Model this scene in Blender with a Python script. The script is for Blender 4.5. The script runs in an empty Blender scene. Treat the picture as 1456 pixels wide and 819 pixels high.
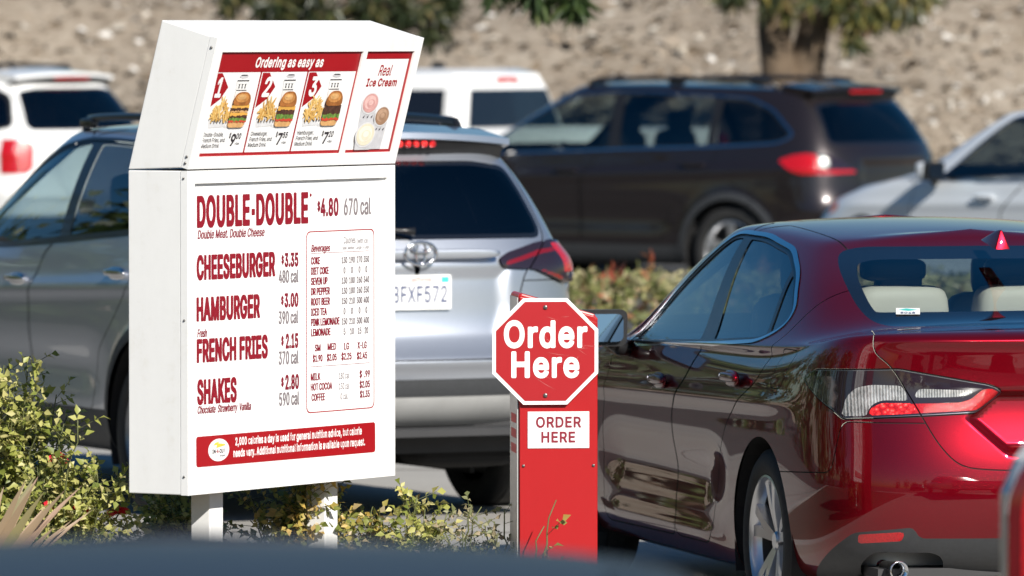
import bpy, bmesh, math, random
import numpy as np
from mathutils import Vector, Matrix

S = bpy.context.scene
COL = S.collection
rad = math.radians
# ---------------------------------------------------------------- camera, sky, sun, exposure
PITCH = math.atan((409.5 - 40) / 10500)
cd = bpy.data.cameras.new('camera'); cam = bpy.data.objects.new('camera', cd); COL.objects.link(cam)
cam.location = (0, 0, 2.16); cam.rotation_euler = (math.pi / 2 - PITCH, 0, 0)
cd.sensor_width = 36; cd.lens = 10500 / 1456 * 36; cd.clip_start = .5; cd.clip_end = 2000
cd.dof.use_dof = True; cd.dof.focus_distance = 25.2; cd.dof.aperture_fstop = 5.4
S.camera = cam
wd = bpy.data.worlds.new('World'); S.world = wd; wd.use_nodes = True
nt = wd.node_tree; bg = nt.nodes['Background']; sky = nt.nodes.new('ShaderNodeTexSky')
sky.sky_type = 'NISHITA'; sky.sun_disc = False; sky.sun_elevation = rad(34); sky.sun_rotation = rad(153)
sky.air_density = 1.0; sky.dust_density = .6; sky.ozone_density = 1.5
hs = nt.nodes.new('ShaderNodeHueSaturation'); hs.inputs['Saturation'].default_value = 1.45; nt.links.new(sky.outputs[0], hs.inputs['Color']); nt.links.new(hs.outputs[0], bg.inputs[0]); bg.inputs[1].default_value = .05
SUNDIR = Vector((.455 * math.cos(rad(34)), -.8905 * math.cos(rad(34)), math.sin(rad(34))))
ld = bpy.data.lights.new('sun', 'SUN'); ld.energy = 5; ld.angle = rad(.53); ld.color = (1, .955, .88)
sun = bpy.data.objects.new('sun', ld); COL.objects.link(sun)
sun.rotation_euler = (-SUNDIR).to_track_quat('-Z', 'Y').to_euler(); sun.location = (10, -20, 30)
S.view_settings.view_transform = 'Standard'; S.view_settings.look = 'None'
S.view_settings.exposure = .5; S.view_settings.gamma = 1
S.cycles.use_denoising = True
S.cycles.max_bounces = 10; S.cycles.transparent_max_bounces = 24; S.cycles.sample_clamp_indirect = 6
# ---------------------------------------------------------------- car skins: a cubic B-spline cage, cut into parts
def bmat(n, k):
    """rows of basis weights over n control points padded by one phantom on each side"""
    rows = []; us = []
    for i in range(n - 1):
        for j in range(k):
            us.append(i + j / k)
    us.append(float(n - 1))
    M = np.zeros((len(us), n + 2))
    for r, u in enumerate(us):
        i = min(int(u), n - 2); q = u - i
        M[r, i:i + 4] = [(1 - q) ** 3 / 6, (3 * q ** 3 - 6 * q * q + 4) / 6, (-3 * q ** 3 + 3 * q * q + 3 * q + 1) / 6, q ** 3 / 6]
    return M, np.array(us)

def cage_grid(cage, ku, kv, tref=4, deform=None):
    """cage (rows, cols, 3) -> vertices with normals and the arc length t round the plan, and triangles (half car, x >= 0)"""
    C = np.asarray(cage, float); R, N, _ = C.shape
    mir = np.array([-1., 1, 1])
    E = np.concatenate([(C[:, 1] * mir)[:, None], C, (C[:, N - 2] * mir)[:, None]], 1)
    lo = 2 * E[0] - E[1]; hi = E[R - 2] * mir
    E = np.concatenate([lo[None], E, hi[None]], 0)
    Mv, vs = bmat(R, kv); Mu, us = bmat(N, ku)
    G = np.einsum('ai,ijk,bj->abk', Mv, E, Mu)
    G[-1, :, 0] = 0; G[:, 0, 0] = 0; G[:, -1, 0] = 0
    if deform: G = deform(G)
    du = np.gradient(G, axis=1); dv = np.gradient(G, axis=0)
    du[:, 0] = (G[:, 1] - G[:, 0]); du[:, 0, 1:] = 0
    du[:, -1] = (G[:, -1] - G[:, -2]); du[:, -1, 1:] = 0
    dv[-1] = G[-1] - G[-2]; dv[-1, :, 2] = 0
    nr = np.cross(du, dv); nr /= np.linalg.norm(nr, axis=2)[..., None] + 1e-12
    iref = int(np.argmin(abs(vs - tref)))
    seg = np.linalg.norm(np.diff(G[iref], axis=0), axis=1)
    t = np.concatenate([[0], np.cumsum(seg)])
    nv, nu = G.shape[:2]
    V = np.concatenate([G, nr, np.broadcast_to(t[None, :, None], (nv, nu, 1)), np.broadcast_to(vs[:, None, None], (nv, nu, 1))], 2).reshape(-1, 8)
    idx = np.arange(nv * nu).reshape(nv, nu)
    a, b, c, d = idx[:-1, :-1].ravel(), idx[:-1, 1:].ravel(), idx[1:, 1:].ravel(), idx[1:, :-1].ravel()
    F = np.concatenate([np.stack([a, b, c], 1), np.stack([a, c, d], 1)])
    return V, F

def clip(V, F, f):
    """split triangles along f = 0; returns (V2, F_inside, F_outside)"""
    ins = f < 0
    k = ins[F].sum(1)
    Fi = [F[k == 3]]; Fo = [F[k == 0]]
    newV = [V]; base = len(V)
    for cnt, lone_in in ((1, True), (2, False)):
        T = F[k == cnt]
        if not len(T): continue
        m = ins[T] if lone_in else ~ins[T]
        j = m.argmax(1); r = np.arange(len(T))
        A = T[r, j]; B = T[r, (j + 1) % 3]; D = T[r, (j + 2) % 3]
        def cut(P, Q):
            w = f[P] / (f[P] - f[Q])
            return V[P] + (V[Q] - V[P]) * w[:, None]
        P1 = cut(A, B); P2 = cut(A, D)
        i1 = base + np.arange(len(T)); i2 = i1 + len(T); base += 2 * len(T)
        newV += [P1, P2]
        lone = np.stack([A, i1, i2], 1)
        two = np.concatenate([np.stack([i1, B, D], 1), np.stack([i1, D, i2], 1)])
        (Fi if lone_in else Fo).append(lone); (Fo if lone_in else Fi).append(two)
    return np.concatenate(newV), np.concatenate(Fi), np.concatenate(Fo)

def compact(V, F):
    u, inv = np.unique(F, return_inverse=True)
    return V[u], inv.reshape(F.shape)

def chaikin(P, r=.03, it=3):
    """round the corners of a closed outline; r = how far from a corner the rounding starts"""
    P = [np.array(p, float) for p in P]; out = []
    n = len(P)
    for i in range(n):
        p, a, b = P[i], P[i - 1], P[(i + 1) % n]
        da = np.linalg.norm(a - p) + 1e-9; db = np.linalg.norm(b - p) + 1e-9
        s = p + (a - p) * min(.45, r / da); e = p + (b - p) * min(.45, r / db)
        for q in np.linspace(0, 1, it + 2):
            out.append((1 - q) ** 2 * s + 2 * q * (1 - q) * p + q * q * e)
    return np.array(out)

def sdf(P, X, Y):
    """signed distance (negative inside) of points to a closed polygon"""
    P = np.asarray(P, float); d = np.full(len(X), 1e9); sgn = np.ones(len(X))
    for i in range(len(P)):
        a = P[i]; b = P[i - 1]
        ex, ey = b - a; wx, wy = X - a[0], Y - a[1]
        q = np.clip((wx * ex + wy * ey) / (ex * ex + ey * ey + 1e-12), 0, 1)
        d = np.minimum(d, (wx - ex * q) ** 2 + (wy - ey * q) ** 2)
        c1 = Y >= a[1]; c2 = Y < b[1]; c3 = ex * wy > ey * wx
        fl = (c1 & c2 & c3) | (~c1 & ~c2 & ~c3)
        sgn = np.where(fl, -sgn, sgn)
    return sgn * np.sqrt(d)

class Skin:
    def __init__(self, V, F):
        self.t = {'paint': (V, F)}
    def _add(self, tag, V, F):
        if not len(F): return
        V, F = compact(V, F)
        if tag in self.t:
            V0, F0 = self.t[tag]
            V, F = np.concatenate([V0, V]), np.concatenate([F0, F + len(V0)])
        self.t[tag] = (V, F)
    def paint(self, src, field, dst):
        for s in src.split():
            if s not in self.t: continue
            V, F = self.t.pop(s)
            V2, Fi, Fo = clip(V, F, field(V))
            self._add(s, V2, Fo); self._add(dst, V2, Fi)
    def gap(self, src, field, inside, w=.006, gaptag='gap'):
        for s in src.split():
            if s not in self.t: continue
            V, F = self.t.pop(s)
            V2, Fi, Fo = clip(V, F, field(V) - w / 2)
            self._add(s, V2, Fo)
            if not len(Fi): continue
            V3, F3 = compact(V2, Fi)
            V4, Fi2, Fg = clip(V3, F3, field(V3) + w / 2)
            self._add(inside or s, V4, Fi2); self._add(gaptag, V4, Fg)
    def push(self, tag, d):
        if tag in self.t:
            V, F = self.t[tag]; V = V.copy(); V[:, :3] += V[:, 3:6] * d; self.t[tag] = (V, F)

def YZ(P, r=.03, xmin=.45):
    Q = chaikin(P, r)
    return lambda V: np.maximum(sdf(Q, V[:, 1], V[:, 2]), (xmin - V[:, 0]))
def XZ(P, r=.03, ymax=-.8):
    Q = chaikin(P, r)
    return lambda V: np.maximum(sdf(Q, V[:, 0], V[:, 2]), V[:, 1] - ymax)
def TZ(P, r=.02, tmax=1.6):
    Q = chaikin(P, r)
    return lambda V: np.maximum(sdf(Q, V[:, 6], V[:, 2]), V[:, 6] - tmax)
def circ(yc, zc, R):
    return lambda V: np.maximum(np.hypot(V[:, 1] - yc, V[:, 2] - zc) - R, .4 - V[:, 0])

def rows(*rs):
    return np.stack([np.stack([np.array(r[0], float), np.array(r[1], float), np.array(r[2], float) if np.ndim(r[2]) else np.full(len(r[0]), float(r[2]))], 1) for r in rs])

def sedan_cage():
    YB = np.array([-2.47, -2.455, -2.38, -2.2, -1.92, -1.41, -.75, -.05, .55, 1.0, 1.45, 1.85, 2.15, 2.30, 2.34])
    XB = np.array([0, .42, .74, .885, .918, .92, .92, .92, .92, .92, .92, .90, .76, .42, 0])
    rear = np.array([1, 1, 1, .9, .5, 0, 0, 0, 0, 0, 0, 0, 0, 0, 0.])
    frnt = rear[::-1].copy()
    def rw(sx, ry, fy, z): return (XB * sx, YB + rear * ry - frnt * fy, z)
    zs = lambda r, s, f: r * rear + f * frnt + s * (1 - rear - frnt)
    wel = np.array([1, 1, 1, .99, .995, 1.003, .992, .985, .985, .992, 1.003, 1, 1, 1, 1.])
    X8 = [0, .34, .58, .725, .80, .835, .855, .862, .862, .84, .76, .63, .47, .26, 0]
    Y8 = [-1.90, -1.885, -1.85, -1.77, -1.60, -1.28, -.75, -.08, .42, .74, .90, 1.0, 1.05, 1.075, 1.08]
    Z8 = [1.115, 1.115, 1.11, 1.095, 1.075, 1.055, 1.035, 1.01, .99, .975, .985, .995, 1.0, 1.0, 1.0]
    X10 = [0, .27, .45, .555, .59, .608, .622, .632, .632, .615, .54, .44, .34, .18, 0]
    Y10 = [-1.10, -1.10, -1.08, -1.02, -.92, -.72, -.44, -.14, .04, .13, .19, .23, .25, .26, .265]
    Z10 = [1.378, 1.373, 1.369, 1.366, 1.370, 1.380, 1.394, 1.401, 1.398, 1.390, 1.390, 1.394, 1.398, 1.402, 1.402]
    X8, Y8, Z8, X10, Y10, Z10 = map(np.array, (X8, Y8, Z8, X10, Y10, Z10))
    X7 = X8 * .35 + XB * .65; X7[:5] = [0, .38, .64, .79, .86]; X7[10:] = [.86, .80, .66, .36, 0]
    Y7 = Y8 * .5 + YB * .5; Y7[:5] = [-2.2, -2.19, -2.13, -2.0, -1.78]; Y7[9:] = [.90, 1.2, 1.48, 1.65, 1.72, 1.74]
    Z7 = Z8 - .03; Z7[:5] = [1.125, 1.12, 1.1, 1.07, 1.045]; Z7[9:] = [.96, .93, .915, .91, .915, .92]
    X9 = (X8 + X10) / 2 + .012; X9[0] = X9[-1] = 0; Y9 = (Y8 + Y10) / 2; Z9 = (Z8 + Z10) / 2 + .022
    return rows(rw(.90, .22, .2, zs(.25, .2, .2)), rw(.965, .10, .1, zs(.30, .215, .22)), rw(.99, .02, .02, zs(.42, .33, .36)),
                rw(1.0, 0, 0, zs(.58, .50, .52)), (XB * wel, YB + rear * .03 - frnt * .0, zs(.72, .64, .62)),
                (XB * wel * .995, YB + rear * .07 - frnt * .05, zs(.86, .78, .69)), (XB * wel * .975, YB + rear * .07 - frnt * .14, zs(1.0, .895, .77)),
                (XB * .955 * wel, YB + rear * .06 - frnt * .28, zs(1.085, .955, .83)),
                (XB * .925, YB + rear * .10 - frnt * .4, zs(1.118, .985, .865)),
                (X7, Y7, Z7), (X8, Y8, Z8), (X9, Y9, Z9), (X10, Y10, Z10),
                (X10 * .9, Y10 - rear * -.06 - frnt * .06, Z10 + .028), (X10 * .5, Y10 + rear * .12 - frnt * .12, Z10 + .048), (X10 * 0, Y10 + rear * .15 - frnt * .15, Z10 + .055))

def suv_cage():
    YB = np.array([-2.32, -2.305, -2.23, -2.07, -1.80, -1.33, -.75, -.05, .55, 1.0, 1.40, 1.75, 2.03, 2.18, 2.22])
    XB = np.array([0, .42, .74, .885, .915, .922, .92, .92, .92, .92, .92, .90, .76, .42, 0])
    rear = np.array([1, 1, 1, .9, .5, 0, 0, 0, 0, 0, 0, 0, 0, 0, 0.])
    frnt = rear[::-1].copy()
    wel = np.array([1, 1, 1, 1, 1, 1.003, .99, .98, .98, .99, 1.003, 1, 1, 1, 1.])
    def rw(sx, ry, fy, z): return (XB * sx * wel, YB + rear * ry - frnt * fy, z)
    zs = lambda r, s, f: r * rear + f * frnt + s * (1 - rear - frnt)
    X8 = [0, .40, .68, .80, .835, .855, .865, .87, .865, .83, .74, .62, .46, .25, 0]
    Y8 = [-2.165, -2.15, -2.09, -1.97, -1.72, -1.33, -.75, -.05, .52, .92, 1.08, 1.16, 1.21, 1.235, 1.24]
    Z8 = [1.175, 1.175, 1.18, 1.19, 1.195, 1.175, 1.15, 1.125, 1.11, 1.09, 1.09, 1.09, 1.09, 1.09, 1.09]
    X10 = [0, .34, .53, .60, .63, .64, .645, .645, .64, .615, .55, .46, .35, .19, 0]
    Y10 = [-1.84, -1.83, -1.79, -1.70, -1.50, -1.15, -.70, -.20, .10, .24, .31, .35, .375, .39, .395]
    Z10 = [1.60, 1.60, 1.59, 1.575, 1.57, 1.58, 1.59, 1.595, 1.59, 1.58, 1.58, 1.585, 1.59, 1.595, 1.595]
    X8, Y8, Z8, X10, Y10, Z10 = map(np.array, (X8, Y8, Z8, X10, Y10, Z10))
    X7 = XB * .955; X7[10:] = [.86, .80, .66, .36, 0]
    Y7 = YB + rear * .10; Y7[9:] = [1.0, 1.32, 1.55, 1.68, 1.74, 1.76]
    Z7 = zs(1.08, 1.07, .98); Z7[9:] = [1.02, 1.01, 1.0, .995, 1.0, 1.0]
    X9 = (X8 + X10) / 2 + .012; X9[0] = X9[-1] = 0; Y9 = (Y8 + Y10) / 2 - rear * .02; Z9 = (Z8 + Z10) / 2 + .02
    return rows(rw(.88, .25, .25, zs(.36, .25, .25)), rw(.955, .12, .1, zs(.40, .27, .28)), rw(.985, .03, .03, zs(.48, .38, .42)),
                rw(1.0, 0, 0, zs(.60, .54, .56)), rw(1.0, .015, 0, zs(.70, .68, .68)), rw(1.0, .07, .04, zs(.80, .82, .78)),
                rw(.995, .08, .10, zs(.90, .93, .86)), rw(.98, .085, .2, zs(.985, 1.0, .92)),
                (X7, Y7, Z7), (X8, Y8, Z8), (X9, Y9, Z9), (X10, Y10, Z10),
                (X10 * .9, Y10 + rear * .03 - frnt * .06, Z10 + .028), (X10 * .5, Y10 + rear * .12 - frnt * .12, Z10 + .05), (X10 * 0, Y10 + rear * .15 - frnt * .15, Z10 + .058))
# ---------------------------------------------------------------- materials
def _new(name):
    m = bpy.data.materials.new(name); m.use_nodes = True
    return m, m.node_tree, m.node_tree.nodes['Principled BSDF']
def _coord(t, kind='Object'):
    return t.nodes.new('ShaderNodeTexCoord').outputs[kind]
def _noise(t, scale, detail=4, rough=.55, vec=None):
    n = t.nodes.new('ShaderNodeTexNoise'); n.inputs['Scale'].default_value = scale
    n.inputs['Detail'].default_value = detail; n.inputs['Roughness'].default_value = rough
    t.links.new(vec if vec is not None else _coord(t), n.inputs['Vector']); return n.outputs['Fac']
def _ramp(t, fac, stops):
    r = t.nodes.new('ShaderNodeValToRGB'); e = r.color_ramp.elements
    while len(e) < len(stops): e.new(.5)
    for k, (p, c) in enumerate(stops):
        e[k].position = p; e[k].color = (*c, 1)
    t.links.new(fac, r.inputs['Fac']); return r.outputs['Color']
def _bump(t, b, fac, strength, dist=.01):
    n = t.nodes.new('ShaderNodeBump'); n.inputs['Strength'].default_value = strength; n.inputs['Distance'].default_value = dist
    t.links.new(fac, n.inputs['Height']); t.links.new(n.outputs[0], b.inputs['Normal'])
def M(name, col, rough=.5, metal=0., coat=0., var=.08, scale=6, bump=0., emit=None, es=0., spec=.5, bscale=None):
    m, t, b = _new(name)
    b.inputs['Roughness'].default_value = rough; b.inputs['Metallic'].default_value = metal
    b.inputs['Coat Weight'].default_value = coat; b.inputs['Coat Roughness'].default_value = .025
    b.inputs['Specular IOR Level'].default_value = spec
    f = _noise(t, scale)
    t.links.new(_ramp(t, f, [(.3, tuple(c * (1 - var) for c in col)), (.7, tuple(min(1, c * (1 + var)) for c in col))]), b.inputs['Base Color'])
    if bump: _bump(t, b, _noise(t, bscale or scale * 8), bump)
    if emit:
        b.inputs['Emission Color'].default_value = (*emit, 1); b.inputs['Emission Strength'].default_value = es
    return m
def enamel(name, col, rough=.4):
    """painted sheet metal with faint runs of dust and scuffs"""
    m, t, b = _new(name); b.inputs['Roughness'].default_value = rough
    mp = t.nodes.new('ShaderNodeMapping'); mp.inputs['Scale'].default_value = (14, 14, 1.2); t.links.new(_coord(t), mp.inputs['Vector'])
    a = _noise(t, 1, 5, .6, mp.outputs[0]); f = _noise(t, 1.3, 3); s = _noise(t, 22, 6, .7)
    x = t.nodes.new('ShaderNodeMath'); x.operation = 'MULTIPLY'; t.links.new(a, x.inputs[0]); t.links.new(f, x.inputs[1])
    mm = t.nodes.new('ShaderNodeMix'); mm.inputs[0].default_value = .3; t.links.new(x.outputs[0], mm.inputs[2]); t.links.new(s, mm.inputs[3])
    d = tuple(c * k for c, k in zip(col, (.90, .89, .86)))
    t.links.new(_ramp(t, mm.outputs[0], [(.17, d), (.26, tuple(c * .975 for c in col)), (.36, col)]), b.inputs['Base Color'])
    return m
def paint(name, col, metal=.5, rough=.32, flake=.12, edge=(1, 1, 1)):
    m, t, b = _new(name)
    b.inputs['Metallic'].default_value = metal; b.inputs['Roughness'].default_value = rough
    b.inputs['Coat Weight'].default_value = 1; b.inputs['Coat Roughness'].default_value = .012; b.inputs['Coat IOR'].default_value = 1.55
    f = _noise(t, 900, 1)
    t.links.new(_ramp(t, f, [(.35, tuple(c * (1 - flake) for c in col)), (.65, tuple(min(1, c * (1 + flake)) for c in col))]), b.inputs['Base Color'])
    b.inputs['Specular Tint'].default_value = (*edge, 1)
    # a breath of orange peel and road dust
    r = t.nodes.new('ShaderNodeMapRange'); t.links.new(_noise(t, 5, 5), r.inputs['Value'])
    r.inputs['To Min'].default_value = .0; r.inputs['To Max'].default_value = .022
    t.links.new(r.outputs[0], b.inputs['Coat Roughness'])
    return m
def glass(name, tint, rough=.0, refl=1.0, f0=.045):
    m, t, b = _new(name); t.nodes.remove(b)
    lw = t.nodes.new('ShaderNodeLayerWeight'); lw.inputs['Blend'].default_value = .5
    p = t.nodes.new('ShaderNodeMath'); p.operation = 'POWER'; p.inputs[1].default_value = 4.2; t.links.new(lw.outputs['Facing'], p.inputs[0])
    r = t.nodes.new('ShaderNodeMapRange'); t.links.new(p.outputs[0], r.inputs['Value']); r.inputs['To Min'].default_value = f0; r.inputs['To Max'].default_value = refl
    tr = t.nodes.new('ShaderNodeBsdfTransparent'); tr.inputs[0].default_value = (*tint, 1)
    gl = t.nodes.new('ShaderNodeBsdfGlossy'); gl.inputs['Roughness'].default_value = rough; gl.inputs[0].default_value = (1, 1, 1, 1)
    mx = t.nodes.new('ShaderNodeMixShader'); t.links.new(r.outputs[0], mx.inputs[0]); t.links.new(tr.outputs[0], mx.inputs[1]); t.links.new(gl.outputs[0], mx.inputs[2])
    t.links.new(mx.outputs[0], t.nodes['Material Output'].inputs[0]); return m
def lens(name, stops, scale, bands=False, emit=0.):
    """moulded lamp reflector: ribs or facets under a clear coat"""
    m, t, b = _new(name)
    if bands:
        w = t.nodes.new('ShaderNodeTexWave'); w.bands_direction = 'X'; w.inputs['Scale'].default_value = scale; w.inputs['Distortion'].default_value = 1.5; w.inputs['Detail'].default_value = 3; w.inputs['Detail Scale'].default_value = 2.5; f = w.outputs['Fac']
        t.links.new(_coord(t), w.inputs['Vector'])
        q = t.nodes.new('ShaderNodeMix'); q.inputs[0].default_value = .68; t.links.new(f, q.inputs[2]); t.links.new(_noise(t, 28, 2), q.inputs[3]); f = q.outputs[0]
    else:
        v = t.nodes.new('ShaderNodeTexVoronoi'); v.inputs['Scale'].default_value = scale; t.links.new(_coord(t), v.inputs['Vector']); f = v.outputs['Distance']
    c = _ramp(t, f, stops); t.links.new(c, b.inputs['Base Color']); b.inputs['Roughness'].default_value = .18; b.inputs['Metallic'].default_value = .3
    b.inputs['Coat Weight'].default_value = 1; b.inputs['Coat Roughness'].default_value = .01; _bump(t, b, f, .4)
    if emit: t.links.new(c, b.inputs['Emission Color']); b.inputs['Emission Strength'].default_value = emit
    return m
def leafmat(name, stops, trans=.35, rough=.45):
    m, t, b = _new(name)
    g = t.nodes.new('ShaderNodeNewGeometry')
    c = _ramp(t, g.outputs['Random Per Island'], stops)
    b.inputs['Roughness'].default_value = rough; t.links.new(c, b.inputs['Base Color'])
    tl = t.nodes.new('ShaderNodeBsdfTranslucent'); t.links.new(c, tl.inputs[0])
    mx = t.nodes.new('ShaderNodeMixShader'); mx.inputs[0].default_value = trans
    t.links.new(b.outputs[0], mx.inputs[1]); t.links.new(tl.outputs[0], mx.inputs[2]); t.links.new(mx.outputs[0], t.nodes['Material Output'].inputs[0])
    return m
def ground(name, stops, scale, fine, bump=.3, rough=.9, stretch=None, dist=.02, mix=.5):
    m, t, b = _new(name); b.inputs['Roughness'].default_value = rough
    v = _coord(t)
    a = _noise(t, scale, 6, .6, v); f = _noise(t, fine, 5, .7, v)
    mm = t.nodes.new('ShaderNodeMix'); mm.inputs[0].default_value = mix
    t.links.new(a, mm.inputs[2]); t.links.new(f, mm.inputs[3])
    t.links.new(_ramp(t, mm.outputs[0], stops), b.inputs['Base Color'])
    _bump(t, b, f, bump, dist); return m

# ---------------------------------------------------------------- objects
def thing(name, label, cat, loc=(0, 0, 0), rz=0., group=None, kind=None):
    o = bpy.data.objects.new(name, None); COL.objects.link(o); o.empty_display_size = .2
    o.location = loc; o.rotation_euler = (0, 0, rz); return tag(o, label, cat, group, kind)
def tag(o, label=None, cat=None, group=None, kind=None):
    for k, v in (('label', label), ('category', cat), ('group', group), ('kind', kind)):
        if v: o[k] = v
    return o
def empty(name, parent):
    o = bpy.data.objects.new(name, None); COL.objects.link(o); o.parent = parent; o.empty_display_size = .1; return o
def mk(name, V, F, mat, parent=None, smooth=True, N=None, label=None, midx=None, sharp=None):
    me = bpy.data.meshes.new(name)
    V = np.asarray(V, float)
    me.from_pydata(V.tolist() if len(V) < 2000 else V, [], [tuple(map(int, f)) for f in F] if not isinstance(F, np.ndarray) else F.tolist())
    for m in (mat if isinstance(mat, (list, tuple)) else [mat]): me.materials.append(m)
    if midx is not None: me.polygons.foreach_set('material_index', np.asarray(midx, np.int32))
    me.polygons.foreach_set('use_smooth', np.full(len(me.polygons), bool(smooth)))
    me.update()
    if N is not None: me.normals_split_custom_set_from_vertices(np.asarray(N, float).tolist())
    o = bpy.data.objects.new(name, me); COL.objects.link(o)
    if parent: o.parent = parent
    if label: o['label'] = label
    if sharp:
        md = o.modifiers.new('w', 'EDGE_SPLIT'); md.split_angle = rad(sharp)
    return o
class MB:
    """collects pieces of one mesh"""
    def __init__(s): s.V = []; s.F = []; s.m = []; s.n = 0
    def add(s, V, F, mi=0):
        V = np.asarray(V, float).reshape(-1, 3)
        s.F += [tuple(int(i) + s.n for i in f) for f in F]; s.m += [mi] * len(F); s.V.append(V); s.n += len(V); return s
    def box(s, c, d, mi=0, R=None):
        x, y, z = (np.array(d) / 2)
        P = np.array([[i * x, j * y, k * z] for i in (-1, 1) for j in (-1, 1) for k in (-1, 1)])
        if R is not None: P = P @ np.array(R).T
        return s.add(P + np.array(c), [(0, 1, 3, 2), (4, 6, 7, 5), (0, 4, 5, 1), (2, 3, 7, 6), (0, 2, 6, 4), (1, 5, 7, 3)], mi)
    def sup(s, c, d, e1=.35, e2=.35, nu=20, nv=12, mi=0, R=None):
        """rounded box: a superellipsoid with full sizes d"""
        u = np.linspace(-np.pi, np.pi, nu, endpoint=False); v = np.linspace(-np.pi / 2, np.pi / 2, nv)
        w = lambda x, e: np.sign(x) * np.abs(x) ** e
        P = np.array([[w(np.cos(b), e1) * w(np.cos(a), e2), w(np.cos(b), e1) * w(np.sin(a), e2), w(np.sin(b), e1)] for b in v for a in u]) * np.array(d) / 2
        if R is not None: P = P @ np.array(R).T
        F = [(i * nu + j, i * nu + (j + 1) % nu, (i + 1) * nu + (j + 1) % nu, (i + 1) * nu + j) for i in range(nv - 1) for j in range(nu)]
        return s.add(P + np.array(c), F, mi)
    def tube(s, P, r, n=8, mi=0, cap=True):
        P = np.asarray(P, float); r = np.broadcast_to(r, len(P)); k = len(P)
        T = np.gradient(P, axis=0); T /= np.linalg.norm(T, axis=1)[:, None] + 1e-9
        up = np.array([0, 0, 1.]) if abs(T[0][2]) < .9 else np.array([1., 0, 0])
        V = []
        for i in range(k):
            a = np.cross(T[i], up); a /= np.linalg.norm(a) + 1e-9; b = np.cross(a, T[i]); up = b
            for j in range(n):
                q = 2 * np.pi * j / n; V.append(P[i] + r[i] * (a * np.cos(q) + b * np.sin(q)))
        F = [(i * n + j, i * n + (j + 1) % n, (i + 1) * n + (j + 1) % n, (i + 1) * n + j) for i in range(k - 1) for j in range(n)]
        if cap: F += [tuple(range(n - 1, -1, -1)), tuple((k - 1) * n + j for j in range(n))]
        return s.add(V, F, mi)
    def lathe(s, prof, c, n=48, axis='x', mi=0):
        """prof: (axial, radius) list revolved about an axis through c"""
        V = []
        for a, r in prof:
            for j in range(n):
                q = 2 * np.pi * j / n; V.append((a, r * np.cos(q), r * np.sin(q)))
        V = np.array(V)
        if axis == 'z': V = V[:, [1, 2, 0]]
        if axis == 'y': V = V[:, [1, 0, 2]]
        F = [(i * n + j, i * n + (j + 1) % n, (i + 1) * n + (j + 1) % n, (i + 1) * n + j) for i in range(len(prof) - 1) for j in range(n)]
        return s.add(V + np.array(c), F, mi)
    def prism(s, poly, d0, d1, fr=None, mi=0):
        """poly in the (a, b) plane extruded from depth d0 to d1; fr = (origin, u, v, n)"""
        o, u, v, n = fr or ((0, 0, 0), (1, 0, 0), (0, 0, 1), (0, -1, 0))
        o, u, v, n = map(np.array, (o, u, v, n)); k = len(poly)
        V = [o + a * u + b * v + d * n for d in (d0, d1) for a, b in poly]
        F = [tuple(range(k - 1, -1, -1)), tuple(range(k, 2 * k))] + [(i, (i + 1) % k, k + (i + 1) % k, k + i) for i in range(k)]
        return s.add(V, F, mi)
    def build(s, name, mat, parent=None, smooth=False, bevel=0., sharp=None, label=None, seg=2):
        o = mk(name, np.concatenate(s.V), s.F, mat, parent, smooth, midx=s.m, label=label)
        if bevel:
            md = o.modifiers.new('b', 'BEVEL'); md.width = bevel; md.segments = seg; md.limit_method = 'ANGLE'; md.angle_limit = rad(40)
        if sharp:
            md = o.modifiers.new('e', 'EDGE_SPLIT'); md.split_angle = rad(sharp)
        return o
_tc = {}
def text2d(s, bold=0., shear=0., spacing=1.):
    """a line of text as flat triangles, cap height 1, starting at x = 0"""
    k = (s, bold > .005, shear)
    if k not in _tc:
        c = bpy.data.curves.new('text', 'CURVE'); c.dimensions = '2D'; c.fill_mode = 'BOTH'; x = 0
        for ch in s:
            adv, enc = (GLYPHS['b'].get(ch) if bold > .005 else None) or GLYPHS['r'].get(ch, (380, ''))
            for lp in enc.split(';') if enc else ():
                q = np.array(lp.split(), float).reshape(-1, 2) / 1000; sp = c.splines.new('POLY'); sp.points.add(len(q) - 1); sp.use_cyclic_u = True
                for p, (a, b) in zip(sp.points, q): p.co = (x + a + b * shear * .5, b, 0, 1)
            x += adv / 1000
        o = bpy.data.objects.new('text', c); COL.objects.link(o)
        dg = bpy.context.evaluated_depsgraph_get(); me = bpy.data.meshes.new_from_object(o.evaluated_get(dg))
        V = np.array([v.co[:2] for v in me.vertices]) if len(me.vertices) else np.zeros((0, 2)); F = [tuple(p.vertices) for p in me.polygons]
        bpy.data.objects.remove(o); bpy.data.curves.remove(c); bpy.data.meshes.remove(me)
        if len(V): V[:, 0] -= V[:, 0].min()
        _tc[k] = (V, F)
    return _tc[k]
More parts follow.
